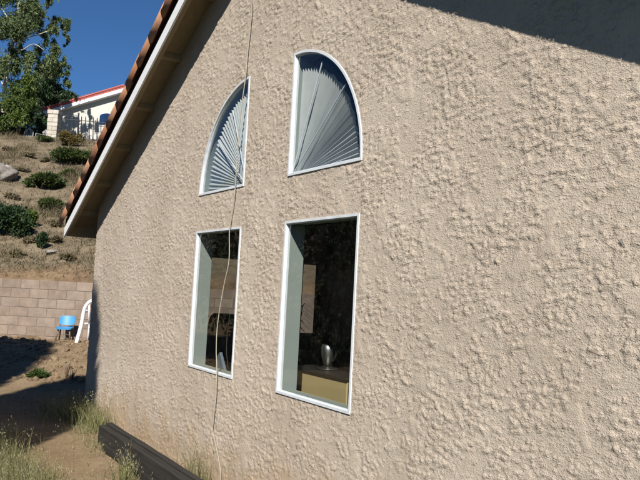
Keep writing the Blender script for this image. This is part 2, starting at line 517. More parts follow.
def hit(px, py, step=0.05):
    d = ray(px, py)
    t = 3.0
    while t < 200:
        p = EYE + d * t
        if p[2] <= ground_h(p[0], p[1]): return p
        t += step
    return EYE + d * 60

def axis_pts(segs):
    out = []
    for a, b, st in segs:
        n = max(1, int(round((b - a) / st)))
        out += list(np.linspace(a, b, n, endpoint=False))
    out.append(segs[-1][1])
    return np.array(out)
dd = np.unique(np.concatenate([axis_pts([(-300, -30, 30), (-30, -4, 2), (-4, 3.5, 0.5), (3.5, 15.45, 0.07)]), [15.50, 15.56],
                     axis_pts([(15.62, 19, 0.10), (19, 40, 0.28), (40, 80, 2.5), (80, 600, 40)])]))
ll = axis_pts([(-300, -40, 26), (-40, -14, 1.5), (-14, -8, 0.4), (-8, -1.5, 0.09), (-1.5, 6, 0.5), (6, 40, 3), (40, 300, 26)])
DD, LL = np.meshgrid(dd, ll, indexing='ij')
GX, GY = xy(DD, LL)
GZ = ground_h(GX, GY)
inside = (GX > -9.5) & (GX < 0.0) & (GY > -0.03) & (GY < 9)
GZ = np.where(inside, np.minimum(GZ, 0.0), GZ)
nI, nJ = DD.shape
idx = np.arange(nI * nJ).reshape(nI, nJ)
F = np.stack([idx[:-1, :-1].ravel(), idx[:-1, 1:].ravel(), idx[1:, 1:].ravel(), idx[1:, :-1].ravel()], 1)
gme_V = np.stack([GX.ravel(), GY.ravel(), GZ.ravel()], 1)
ground = fobj('ground', gme_V, F, M['earth'], None, True)
zone = np.where(DD < 15.5, 0.0, 1.0) + np.where(DD > 15.5, 1.0 * (1 - sstep(0.25, 1.2, (DD - 15.6) + 0.9 * (fbm(GX * 0.9, GY * 0.9, 3) - 0.4))), 0)
zone = np.where((DD < 4.4), 3.0, zone)  # unseen ground around the camera, made dark to deepen the wall's shade
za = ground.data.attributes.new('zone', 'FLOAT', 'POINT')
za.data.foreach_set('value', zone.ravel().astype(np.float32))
tag(ground, 'bare tan dirt yard rising to a dry grassy hillside', 'ground', kind='structure')

# ------------------------------------------------------------------ the house
HX0, HX1, RIDGE = -9.45, -0.12, -4.785
SL = 0.5
DECK = 5.0               # deck underside height at the ridge
FB = 4.853               # fascia lower edge height at the ridge
DEPTH = 8.0
house = empty('house', (RIDGE, 0, 0))
tag(house, 'beige stucco gable end of house with four windows and terracotta tiled roof', 'house')

WX = [(-6.057, -5.143), (-4.427, -3.513)]
WZ = (0.960, 2.180)
UZ, UR = 2.509, 0.912

def in_hole(x, z, e=0.010):
    r = np.zeros(np.shape(x), bool)
    for (a, b) in WX:
        r |= (x > a + e) & (x < b - e) & (z > WZ[0] + e) & (z < WZ[1] - e)
    cx = WX[1][0]
    r |= (x > cx + e) & (z > UZ + e) & ((x - cx) ** 2 + (z - UZ) ** 2 < (UR - e) ** 2)
    cx = WX[0][1]
    r |= (x < cx - e) & (z > UZ + e) & ((x - cx) ** 2 + (z - UZ) ** 2 < (UR - e) ** 2)
    return r

def gable_z(x):
    return DECK - SL * np.abs(x - RIDGE)

def gable_grid(xs, zs, yv, name, mat, parent, smooth=True):
    XX, ZZ = np.meshgrid(xs, zs, indexing='ij')
    top = gable_z(XX)
    Z2 = np.minimum(ZZ, top)
    cx = (XX[:-1, :-1] + XX[1:, 1:]) / 2; cz = (ZZ[:-1, :-1] + ZZ[1:, 1:]) / 2
    low = np.minimum(ZZ[:-1, :-1] - gable_z(XX[:-1, :-1]), ZZ[1:, :-1] - gable_z(XX[1:, :-1]))
    keep = (low < 0) & ~in_hole(cx, cz)
    n0, n1 = XX.shape
    id_ = np.arange(n0 * n1).reshape(n0, n1)
    Fq = np.stack([id_[:-1, :-1], id_[1:, :-1], id_[1:, 1:], id_[:-1, 1:]], -1)[keep]
    V = np.stack([XX.ravel(), np.full(XX.size, yv), Z2.ravel()], 1)
    used = np.unique(Fq); mp = np.full(len(V), -1); mp[used] = np.arange(len(used))
    return fobj(name, V[used], mp[Fq], mat, parent, smooth)

# column spacing grows with distance from the camera
xs = [-1.0]
while xs[-1] > HX0:
    xs.append(xs[-1] - float(np.interp(-xs[-1], [1.0, 4.0, 9.45], [0.0060, 0.0080, 0.015])))
xs[-1] = HX0
xs = np.array(xs[::-1] + list(np.arange(-0.9, HX1 - 0.01, 0.1)) + [HX1])
zs = np.array(list(np.arange(-0.15, 0.30, 0.012)) + list(np.arange(0.30, 4.35, 0.0084)) + list(np.arange(4.35, 5.02, 0.03)))
gw = gable_grid(xs, zs, 0.0, 'gable_wall', M['stucco'], house)
co_ = np.empty(len(gw.data.vertices) * 3, np.float32); gw.data.vertices.foreach_get('co', co_)
gx, gz = co_[0::3].astype(float), co_[2::3].astype(float)
near = np.full(len(gx), 9.0)                     # distance to the nearest window frame
for (a, b) in WX:
    near = np.minimum(near, np.hypot(np.maximum(np.maximum(a - gx, gx - b), 0), np.maximum(np.maximum(WZ[0] - gz, gz - WZ[1]), 0)))
for cx, sgn in ((WX[0][1], -1), (WX[1][0], 1)):
    qx, qz = (gx - cx) * sgn, gz - UZ
    rr = np.hypot(qx, qz)
    dq = np.where((qx >= 0) & (qz >= 0), rr - UR, np.hypot(np.minimum(qx, 0), np.minimum(qz, 0)) + np.maximum(0, np.where(qx < 0, qz, qx) - UR))
    near = np.minimum(near, np.maximum(dq, 0))
ra = gw.data.attributes.new('relief', 'FLOAT', 'POINT')
ra.data.foreach_set('value', (0.45 + 0.55 * sstep(0.004, 0.03, near)).astype(np.float32))

WT = 0.145               # wall thickness
gable_grid(np.linspace(HX0 + 0.15, HX1 - 0.15, 240), np.linspace(0.0, 5.0, 160), WT, 'inner_wall', M['tan_paint'], house, False)

# windows ------------------------------------------------------------
FWID, YF, YB, YG = 0.017, -0.0085, 0.034, 0.014      # frame width, front, back, glass

def ring(mb, outer, inner, y0, y1):
    n = len(outer)
    P = [(p[0], y0, p[1]) for p in outer] + [(p[0], y0, p[1]) for p in inner] + [(p[0], y1, p[1]) for p in outer] + [(p[0], y1, p[1]) for p in inner]
    Fq = []
    for i in range(n):
        j = (i + 1) % n
        Fq += [(i, j, n + j, n + i), (2 * n + i, 3 * n + i, 3 * n + j, 2 * n + j), (n + i, n + j, 3 * n + j, 3 * n + i), (i, 2 * n + i, 2 * n + j, j)]
    return mb.add(P, Fq)

def reveal_mesh(mb, path, y0, y1):
    n = len(path)
    P = [(p[0], y0, p[1]) for p in path] + [(p[0], y1, p[1]) for p in path]
    return mb.add(P, [(i, (i + 1) % n, n + (i + 1) % n, n + i) for i in range(n)])

def rect(a, b, z0, z1):
    return [(a, z0), (b, z0), (b, z1), (a, z1)]

for k, (a, b) in enumerate(WX):
    mb = MB()
    o_, i_ = rect(a, b, *WZ), rect(a + FWID, b - FWID, WZ[0] + FWID, WZ[1] - FWID)
    ring(mb, o_, i_, YF, YB)
    i2 = rect(a + FWID + 0.006, b - FWID - 0.006, WZ[0] + FWID + 0.006, WZ[1] - FWID - 0.006)
    ring(mb, rect(a + FWID - 0.002, b - FWID + 0.002, WZ[0] + FWID - 0.002, WZ[1] - FWID + 0.002), i2, YG - 0.008, YG + 0.008)
    w = mb.build('window', M['vinyl'], house)
    w['label'] = ['tall rectangular window crossed by the hanging cord', 'tall rectangular window with beige cabinet showing inside'][k]
    g = MB().add([(a + FWID, YG, WZ[0] + FWID), (b - FWID, YG, WZ[0] + FWID), (b - FWID, YG, WZ[1] - FWID), (a + FWID, YG, WZ[1] - FWID)], [(0, 1, 2, 3)])
    g.build('pane', M['glass'], w)
    reveal_mesh(MB(), rect(a + 0.012, b - 0.012, WZ[0] + 0.012, WZ[1] - 0.012), YB, WT + 0.012).build('reveal', M['reveal'], w)

def quarter(cx, sgn, r, n=36, off=0.0):
    """closed outline of a quarter disc; straight sides moved inwards by off"""
    c = (cx + sgn * off, UZ + off)
    a0 = math.asin(min(1, off / r)); a1 = math.pi / 2 - a0
    arc = [(cx + sgn * r * math.cos(a0 + (a1 - a0) * i / n), UZ + r * math.sin(a0 + (a1 - a0) * i / n)) for i in range(n + 1)]
    return [c] + arc

def on_disc(cx, sgn, ang, r, y):
    return (cx + sgn * r * math.cos(ang), y, UZ + r * math.sin(ang))

for k, (cx, sgn) in enumerate(((WX[0][1], -1), (WX[1][0], 1))):
    mb = MB()
    ring(mb, quarter(cx, sgn, UR), quarter(cx, sgn, UR - FWID, off=FWID), YF, YB)
    ring(mb, quarter(cx, sgn, UR - FWID + 0.002, off=FWID - 0.002), quarter(cx, sgn, UR - FWID - 0.008, off=FWID + 0.008), YG - 0.008, YG + 0.008)
    w = mb.build('window', M['vinyl'], house)
    w['label'] = ['quarter round window whose straight side faces right', 'quarter round window whose straight side faces left'][k]
    q = quarter(cx, sgn, UR - FWID, off=FWID)
    MB().add([(p[0], YG, p[1]) for p in q], [tuple(range(len(q)))]).build('pane', M['glass'], w)
    q = quarter(cx, sgn, UR - 0.012, off=0.012)
    reveal_mesh(MB(), q, YB, WT + 0.012).build('reveal', M['reveal'], w)
    for ang in ((math.radians(40), math.radians(66)) if k else (math.radians(37), math.radians(63))):
        mu = MB()
        p0 = Vector(on_disc(cx, sgn, ang, 0.045, YG + 0.012)); p1 = Vector(on_disc(cx, sgn, ang, UR - FWID - 0.06 * (1 - k) - 0.05, YG + 0.012))
        mu.tube([p0, p1], 0.0055, 6)
        mu.build('muntin', M['vinyl'], w)
    # pleated fan shade behind the pane, folds radiating from the square corner
    npl = 30
    V = []; Fq = []
    r0, r1 = 0.05, UR * (0.915, 0.86)[k]
    for i in range(npl * 2 + 1):
        ang = math.radians(3) + math.radians(85.5) * (i + random.uniform(-.22, .22)) / (npl * 2)
        up = (i % 2)
        rr = r1 + (0.014 if up else 0.0) + 0.006 * math.sin(i * 0.9)
        for (rad, dep) in ((r0, 0.0), (rr * 0.5, 0.008), (rr, 0.016)):
            V.append(on_disc(cx, sgn, ang, rad, 0.066 - (dep if up else -dep * 0.3)))
    for i in range(npl * 2):
        for j in range(2):
            a_ = i * 3 + j; Fq.append((a_, a_ + 1, a_ + 4, a_ + 3))
    MB().add(V, Fq).build('fan_shade', M['shade'], w)

# other walls: the eave-side walls with openings, back wall
def slab_with_holes(x0, x1, y0, y1, z0, z1, holes):
    """box wall spanning y0..y1 with rectangular openings (ya, yb, za, zb)"""
    mb = MB()
    cuts = [y0]
    for h in holes: cuts += [h[0], h[1]]
    cuts.append(y1)
    for i in range(len(cuts) - 1):
        a, b = cuts[i], cuts[i + 1]
        if i % 2 == 0: mb.box((x0, a, z0), (x1, b, z1))
        else:
            h = holes[i // 2]
            mb.box((x0, a, z0), (x1, b, h[2])); mb.box((x0, a, h[3]), (x1, b, z1))
    return mb
EAVE_Z = DECK - SL * (RIDGE - HX0)
side_holes = [(1.15, 2.45, 1.01, 2.14), (3.12, 4.2, 1.01, 2.14)]
slab_with_holes(HX0, HX0 + 0.15, 0.004, DEPTH, -0.15, EAVE_Z - 0.02, side_holes).build('side_wall', M['housewhite'], house)
slab_with_holes(HX0 + 0.152, HX0 + 0.165, 0.17, DEPTH - 0.16, 0.0, EAVE_Z - 0.02, side_holes).build('inner_wall', M['tan_paint'], house)
rh = [(2.0, 3.6, 0.15, 2.1)]  # unseen opening, added to let ambient light into the room
slab_with_holes(HX1 - 0.15, HX1, 0.004, DEPTH, -0.15, EAVE_Z - 0.02, rh).build('side_wall', M['housewhite'], house)
for (hx, holes) in ((HX0, side_holes), (HX1 - 0.15, rh)):
    for (ya, yb, za, zb) in holes:
        mb = MB()
        t_ = 0.035
        for (lo, hi) in (((ya, za), (yb, za + t_)), ((ya, zb - t_), (yb, zb)), ((ya, za + t_), (ya + t_, zb - t_)), ((yb - t_, za + t_), (yb, zb - t_))):
            mb.box((hx + 0.02, lo[0], lo[1]), (hx + 0.08, hi[0], hi[1]))
        w = mb.build('window', M['vinyl'], house)
        MB().add([(hx + 0.05, ya + t_, za + t_), (hx + 0.05, yb - t_, za + t_), (hx + 0.05, yb - t_, zb - t_), (hx + 0.05, ya + t_, zb - t_)], [(0, 1, 2, 3)]).build('pane', M['dimmed'], w)
bw = MB()
bw.prism([(HX0, -0.15), (HX1, -0.15), (HX1, EAVE_Z - 0.02), (RIDGE, DECK - 0.02), (HX0, EAVE_Z - 0.02)], 1, DEPTH, DEPTH + 0.15)
bw.build('back_wall', M['housewhite'], house)
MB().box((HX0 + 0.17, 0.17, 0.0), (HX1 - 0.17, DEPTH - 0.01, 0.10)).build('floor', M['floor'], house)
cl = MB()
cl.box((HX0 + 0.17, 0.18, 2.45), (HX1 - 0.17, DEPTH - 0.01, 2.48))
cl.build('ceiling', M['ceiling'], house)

# roof ---------------------------------------------------------------
OV = 0.262               # rake overhang
EXL = RIDGE - (-9.96)   # horizontal run of each slope incl. eave overhang
roof = MB()
for sg in (-1, 1):
    def P(u, y, up): return (RIDGE + sg * u, y, DECK - SL * u + up)
    roof.add([P(0, -OV, 0), P(EXL, -OV, 0), P(EXL, DEPTH + OV, 0), P(0, DEPTH + OV, 0), P(0, -OV, 0.03), P(EXL, -OV, 0.03), P(EXL, DEPTH + OV, 0.03), P(0, DEPTH + OV, 0.03)],
             [(0, 1, 2, 3), (4, 5, 6, 7), (0, 1, 5, 4), (1, 2, 6, 5), (2, 3, 7, 6)])
roof = roof.build('roof', M['soffit'], house)
for sg in (-1, 1):
    mb = MB()
    dz = 0.124
    def Q(u, z): return (RIDGE + sg * u, FB - SL * u + z)
    u1 = EXL + 0.02
    mb.prism([Q(0, 0), Q(u1, 0), Q(u1, dz), Q(0, dz)], 1, -OV - 0.038, -OV - 0.020)
    f = mb.build('fascia', M['fascia'], house)
    mb = MB()
    mb.prism([Q(0, dz + 0.003), Q(EXL, dz + 0.003), Q(EXL, dz + 0.10), Q(0, dz + 0.10)], 1, -OV - 0.034, -OV + 0.03)
    mb.build('rake_batten', M['timber'], house)
    # eave boards
    mb = MB()
    mb.box((RIDGE + sg * (EXL + 0.002) - 0.0 if sg > 0 else RIDGE - EXL - 0.038, -OV, DECK - SL * EXL - 0.14),
           (RIDGE + sg * (EXL + 0.038) if sg > 0 else RIDGE - EXL - 0.002, DEPTH + OV, DECK - SL * EXL + 0.02))
    mb.build('eave_board', M['soffit'], house)
    # inner rake rafter behind the fascia
    mb = MB()
    mb.prism([Q(0.02, 0.012), Q(EXL - 0.01, 0.012), Q(EXL - 0.01, 0.14), Q(0.02, 0.14)], 1, -OV - 0.018, -OV + 0.03)
    mb.build('rake_rafter', M['soffit'], house)
    # outlookers that carry the overhang
    for px_u in ([0.35 + 0.80 * i for i in range(6)] if sg > 0 else [4.79, 4.12, 3.42, 2.72, 1.98, 1.20, 0.4]):
        mb = MB()
        hw = 0.020
        top = DECK - SL * px_u
        mb.prism([(RIDGE + sg * (px_u - hw), top + hw * SL - 0.004), (RIDGE + sg * (px_u + hw), top - hw * SL - 0.004), (RIDGE + sg * (px_u + hw), top - hw * SL - 0.06), (RIDGE + sg * (px_u - hw), top + hw * SL - 0.06)], 1, -OV + 0.042, 0.01)
        mb.build('outlooker', M['soffit'], house)

# terracotta barrel tiles, each its own piece; first column laps over the rake
def tile_mesh():
    mb = MB()
    L, n = 0.44, 8
    P = []; Fq = []
    for j, (t, r) in enumerate(((0, 0.100), (L * 0.5, 0.092), (L, 0.084))):
        for rr in (r, r - 0.014):
            for k in range(n + 1):
                a = math.pi * k / n
                P.append((t, -rr * math.cos(a), rr * math.sin(a) * 0.85))
    m_ = n + 1
    for j in range(2):
        for k in range(n):
            a = j * 2 * m_ + k; b = a + 2 * m_
            Fq.append((a, a + 1, b + 1, b))
            Fq.append((a + m_, b + m_, b + m_ + 1, a + m_ + 1))
    for j in (0, 2):
        for k in range(n):
            a = j * 2 * m_ + k
            Fq.append((a, a + m_, a + m_ + 1, a + 1))
    mb.add(P, Fq)
    return mb.mesh('tile', M['terracotta'], True)
tm = tile_mesh()
ang = math.atan(SL)
EXPO = 0.365
proto = bpy.data.objects.new('tile', tm)
first = True
for sg in (-1, 1):
    ncol = 5 if sg < 0 else 2
    nrow = int((EXL / math.cos(ang)) / EXPO) + 1
    for c in range(ncol):
        for rw in range(nrow):
            s_ = EXL / math.cos(ang) + 0.05 - rw * EXPO
            u = s_ * math.cos(ang)
            x = RIDGE + sg * u; z = DECK - SL * u + (0.098 if c == 0 else 0.05)
            yy = -OV - 0.018 + c * 0.25 + (0.0 if c == 0 else 0.02)
            xa = Vector((-sg * math.cos(ang + 0.03), 0, math.sin(ang + 0.03)))
            ya = Vector((0, 1, 0)) if sg < 0 else Vector((0, -1, 0))
            za_ = xa.cross(ya)
            mt = Matrix(((xa.x, ya.x, za_.x, x), (xa.y, ya.y, za_.y, yy), (xa.z, ya.z, za_.z, z), (0, 0, 0, 1)))
            mt = mt @ Matrix.Rotation(random.uniform(-0.03, 0.03), 4, 'Z') @ Matrix.Rotation(random.uniform(-0.06, 0.06) + (-sg * math.radians(52) if c == 0 else 0), 4, 'X')
            mt.translation.z += random.uniform(-0.004, 0.006)
            if first:
                COL.objects.link(proto); proto.parent = roof; proto.matrix_parent_inverse = world_of(roof).inverted(); proto.matrix_basis = mt; first = False
            else:
                clone(proto, roof, mt)
# plain tile bed over the rest of the roof
for sg in (-1, 1):
    mb = MB()
    y0 = 0.90 if sg < 0 else -0.16
    def P2(u, y, up): return (RIDGE + sg * u, y, DECK - SL * u + up)
    ys = np.arange(y0, DEPTH + OV, 0.05)
    Pv = []; Fq = []
    for y in ys:
        wv_ = 0.07 + 0.035 * abs(math.sin(math.pi * y / 0.25))
        Pv += [P2(0, y, wv_), P2(EXL, y, wv_)]
    for i in range(len(ys) - 1):
        Fq.append((2 * i, 2 * i + 1, 2 * i + 3, 2 * i + 2))
    mb.add(Pv, Fq)
    mb.build('tile_field', M['terracotta'], house)

# ------------------------------------------------------------------ room behind the windows
def stand(name, loc, label, cat, group=None, rz=0):
    return tag(empty(name, loc, rz), label, cat, group)

cab = stand('cabinet', (-4.75, 0.75, 0.10), 'low beige cabinet inside, seen through the lower part of right tall window', 'cabinet')
MB().box((-5.12, 0.52, 0.18), (-4.30, 0.98, 1.045), None, 0.006).build('body', M['beige'], cab)
MB().box((-5.14, 0.50, 1.047), (-4.28, 1.00, 1.066), None, 0.004).build('top', M['darkplastic'], cab)
MB().box((-5.08, 0.56, 0.10), (-4.34, 0.95, 0.178)).build('plinth', M['darkplastic'], cab)
JX, JY, JZ = -4.78, 0.66, 1.067
bl = stand('pitcher', (JX, JY, JZ), 'silver pitcher on dark round base atop the beige cabinet', 'pitcher')
MB().lathe([(0.0, 0.0), (0.085, 0.0), (0.09, 0.010), (0.08, 0.02), (0.045, 0.026), (0.036, 0.036), (0.0, 0.037)], (JX, JY, JZ), 24).build('base', M['darkplastic'], bl, True)
MB().lathe([(0.0, 0.038), (0.034, 0.038), (0.040, 0.05), (0.056, 0.11), (0.060, 0.16), (0.054, 0.20), (0.046, 0.205), (0.0, 0.206)], (JX, JY, JZ), 24).build('jug', M['steel'], bl, True)
MB().tube([(JX + .045, JY, JZ + .19), (JX + .10, JY, JZ + .185), (JX + .115, JY, JZ + .14), (JX + .09, JY, JZ + .085), (JX + .05, JY, JZ + .075)], 0.008, 8).build('handle', M['darkplastic'], bl, True)

ch = stand('armchair', (-8.0, 1.25, 0.10), 'black armchair with rounded back inside, seen through left tall window', 'armchair')
def rounded_slab(cx, cz, w, h, y0, y1, r=0.12, n=6):
    pts = []
    for (sx, sz, a0) in ((1, -1, -90), (1, 1, 0), (-1, 1, 90), (-1, -1, 180)):
        for i in range(n + 1):
            a = math.radians(a0 + 90 * i / n)
            pts.append((cx + sx * (w / 2 - r) + r * math.cos(a), cz + sz * (h / 2 - r) + r * math.sin(a)))
    return MB().prism(pts, 1, y0, y1)
rounded_slab(-8.05, 0.93, 0.62, 0.86, 1.18, 1.36, 0.20).build('backrest', M['black'], ch, False)
MB().box((-8.36, 0.55, 0.36), (-7.74, 1.18, 0.52), None, 0.04).build('seat', M['black'], ch)
for sx in (-8.44, -7.74):
    MB().box((sx, 0.5, 0.3), (sx + 0.08, 1.3, 0.72), None, 0.02).build('armrest', M['black'], ch)
for sx in (-8.40, -7.72):
    for sy in (0.56, 1.26):
        MB().box((sx, sy, 0.102), (sx + 0.05, sy + 0.05, 0.30)).build('leg', M['darkplastic'], ch)
sf = stand('sofa', (-7.0, 1.9, 0.10), 'black sofa inside, seen low behind the cord in left tall window', 'sofa')
MB().box((-8.0, 1.55, 0.25), (-6.3, 2.3, 0.55), None, 0.04).build('seat', M['black'], sf)
MB().box((-8.0, 1.42, 0.25), (-6.3, 1.60, 1.05), None, 0.05).build('backrest', M['black'], sf)
for x_ in (-8.12, -6.3):
    MB().box((x_, 1.45, 0.2), (x_ + 0.12, 2.28, 0.78), None, 0.03).build('armrest', M['black'], sf)
for x_ in (-8.05, -6.27):
    for y_ in (1.5, 2.2):
        MB().box((x_, y_, 0.102), (x_ + 0.05, y_ + 0.05, 0.2)).build('leg', M['darkplastic'], sf)
bk = stand('folder', (-6.42, 0.55, 0.10), 'slate blue folder leaning inside the lower corner of left tall window', 'folder')
Mx = Matrix.Translation((-6.42, 0.46, 0.86)) @ Matrix.Rotation(math.radians(-38), 4, 'Y')
MB().box((-0.13, 0.0, -0.22), (0.13, 0.03, 0.14), Mx, 0.004).build('cover', M['slate'], bk)
MB().box((-0.132, 0.006, -0.215), (-0.122, 0.024, 0.135), Mx).build('page_edge', M['vinyl'], bk)
st_ = stand('side_table', (-6.5, 0.5, 0.10), 'dark side table inside under the left tall window', 'table')
MB().box((-6.85, 0.30, 0.55), (-6.1, 0.75, 0.58), None, 0.004).build('top', M['darkplastic'], st_)
for x_ in (-6.83, -6.16):
    for y_ in (0.32, 0.69):
        MB().box((x_, y_, 0.102), (x_ + 0.04, y_ + 0.04, 0.549)).build('leg', M['darkplastic'], st_)
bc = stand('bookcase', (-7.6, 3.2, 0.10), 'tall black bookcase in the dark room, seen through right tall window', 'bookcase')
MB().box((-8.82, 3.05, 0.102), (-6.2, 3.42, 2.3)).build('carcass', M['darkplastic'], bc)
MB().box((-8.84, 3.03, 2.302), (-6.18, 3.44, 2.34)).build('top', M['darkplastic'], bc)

# potted palm by the side window
def leaf_quads(C, Nn, size, aspect=2.2, jitter=0.35):
    """leaf-shaped quads at centres C, long axes random about Nn"""
    n = len(C)
    a = Nn + rng.normal(0, jitter, (n, 3)); a /= np.linalg.norm(a, axis=1)[:, None] + 1e-9
    b = np.cross(a, rng.normal(0, 1, (n, 3))); b /= np.linalg.norm(b, axis=1)[:, None] + 1e-9
    s = size * rng.uniform(0.6, 1.35, n)[:, None]
    L = a * s; W = b * s / aspect
    V = np.stack([C - L * 0.5, C + W * 0.5, C + L * 0.5, C - W * 0.5], 1).reshape(-1, 3)
    Fq = np.arange(4 * n).reshape(n, 4)
    return V, Fq

pl = stand('potted_palm', (-8.55, 2.62, 0.10), 'dark palm houseplant silhouetted against a far window inside', 'plant')
MB().lathe([(0.0, 0.0), (0.13, 0.0), (0.17, 0.3), (0.155, 0.3), (0.14, 0.27), (0.0, 0.27)], (-8.55, 2.62, 0.102), 16).build('pot', M['darkplastic'], pl, True)
Vs = []; 
mbp = MB()
for i in range(16):
    w_ = random.uniform(0, 6.28); rch = random.uniform(0.25, 0.6); hh = random.uniform(0.95, 1.75)
    pts = [(-8.55 + rch * t * t * math.cos(w_), 2.62 + rch * t * t * math.sin(w_), 0.35 + hh * t - 0.45 * t ** 4) for t in np.linspace(0, 1, 7)]
    mbp.tube(pts, 0.006, 4)
    for j in range(3, 7):
        for s_ in (-1, 1):
            p = Vector(pts[j]); dv = Vector((math.cos(w_ + s_ * 1.0), math.sin(w_ + s_ * 1.0), -0.7)).normalized() * 0.26
            wv2 = Vector((-dv.y, dv.x, 0)).normalized() * 0.014
            mbp.add([p, p + dv * 0.4 + wv2, p + dv, p + dv * 0.4 - wv2], [(0, 1, 2, 3)])
mbp.build('fronds', M['darkplastic'], pl)

# ------------------------------------------------------------------ hanging cord
cordpx = [(252.2, 0), (247.2, 57), (245.5, 77.5), (240, 120), (235.2, 187), (233.7, 200), (229.6, 227.5), (229, 260), (223.6, 287), (217.6, 324), (216.2, 350), (216.8, 369), (215.6, 395), (213.4, 420), (213.0, 432), (217, 451), (220.8, 474)]
offs = [.02, .022, .024, .025, .022, .022, .028, .03, .03, .028, .026, .030, .030, .022, .016, .014, .014]
P0 = on_y(252.2, 0, -0.02)
pts = [(P0[0] + 0.03, -0.30, DECK - SL * abs(P0[0] + 0.03 - RIDGE) + 0.02), (P0[0] + 0.03, -0.30, DECK - SL * abs(P0[0] + 0.03 - RIDGE) - 0.19), (P0[0] + 0.015, -0.10, P0[2] + 0.35)]
for (p, o_) in zip(cordpx, offs):
    q = on_y(p[0], p[1], -o_ - 0.006); pts.append((q[0], q[1], q[2]))
q = pts[-1]; pts.append((q[0] + 0.03, -0.03, 0.05)); pts.append((q[0] + 0.16, -0.10, 0.012))
def catmull(pts, n=6):
    out = []
    P_ = [Vector(pts[0])] + [Vector(p) for p in pts] + [Vector(pts[-1])]
    for i in range(1, len(P_) - 2):
        for k in range(n):
            t = k / n
            out.append(0.5 * ((2 * P_[i]) + (P_[i + 1] - P_[i - 1]) * t + (2 * P_[i - 1] - 5 * P_[i] + 4 * P_[i + 1] - P_[i + 2]) * t * t + (3 * P_[i] - P_[i - 1] - 3 * P_[i + 1] + P_[i + 2]) * t ** 3))
    out.append(P_[-2]); return out
cord = MB().tube(catmull(pts), 0.0042, 7).build('cord', M['cord'], None, True)
tag(cord, 'thin beige cord hanging from the roof down past the left windows', 'cord')

# ------------------------------------------------------------------ timbers along the foot of the wall
tg = 'dark timbers lying along the wall'
def timber(lo, hi, tilt, label):
    c = ((lo[0] + hi[0]) / 2, (lo[1] + hi[1]) / 2, lo[2])
    h = [(hi[i] - lo[i]) / 2 for i in range(3)]
    mb = MB()
    # long beam cut into segments so that its edges are slightly uneven
    n = 14
    P_ = []; Fq = []
    for i in range(n + 1):
        x = -h[0] + 2 * h[0] * i / n
        for (sy, sz) in ((-1, 0), (1, 0), (1, 1), (-1, 1)):
            P_.append((x, sy * h[1] + random.uniform(-.003, .003), sz * 2 * h[2] + random.uniform(-.003, .003)))
    for i in range(n):
        for k in range(4):
            Fq.append((i * 4 + k, i * 4 + (k + 1) % 4, i * 4 + 4 + (k + 1) % 4, i * 4 + 4 + k))
    Fq += [(0, 1, 2, 3), (n * 4, n * 4 + 3, n * 4 + 2, n * 4 + 1)]
    o = mb.add(P_, Fq).build('timber', M['timber'])
    o.location = c; o.rotation_euler = (0, 0, tilt)
    tag(o, label, 'timber', tg)
timber((-7.50, -0.345, 0.004), (-4.70, -0.272, 0.190), 0.004, 'charcoal board on edge, middle one of three along the wall')
timber((-7.15, -0.392, 0.002), (-4.80, -0.350, 0.062), 0.006, 'thin low charcoal board on the dirt, farthest from the wall')
timber((-7.56, -0.258, 0.004), (-4.75, -0.200, 0.198), 0.0, 'charcoal board on edge, nearest to the stucco wall')

# ------------------------------------------------------------------ block retaining wall
BL_, BH, BT = 0.40, 0.20, 0.20
ux = Vector((RH[0], RH[1], 0)); uf = Vector((FH[0], FH[1], 0))
def bpos(l, d, z):
    x, y = xy(d, l); return Vector((x, y, z))
bwall = empty('block_wall', bpos(-5, WALL_D, 0))
tag(bwall, 'low beige concrete block retaining wall at the foot of the hillside', 'wall')
RB = Matrix(((ux.x, uf.x, 0, 0), (ux.y, uf.y, 0, 0), (0, 0, 1, 0), (0, 0, 0, 1)))
core = MB().box((-14, -0.094, -0.1), (3, 0.09, WTOP - 0.012), Matrix.Translation(bpos(0, WALL_D, 0)) @ RB)
core.build('mortar_core', M['mortar'], bwall)
bme = MB().box((-BL_ / 2 + 0.005, -BT / 2, 0.005), (BL_ / 2 - 0.005, BT / 2, BH - 0.005), None, 0.006).mesh('block', M['block'])
nblk = 0
for c in range(7):
    z = WTOP - BH * (c + 1)
    l = -11.0 + (BL_ / 2 if c % 2 else 0)
    while l < -0.4:
        o = bpy.data.objects.new('block', bme); COL.objects.link(o)
        o.parent = bwall; o.matrix_parent_inverse = world_of(bwall).inverted()
        o.matrix_basis = Matrix.Translation(bpos(l + random.uniform(-.001, .001), WALL_D + random.uniform(-.003, .003), z)) @ RB
        l += BL_; nblk += 1

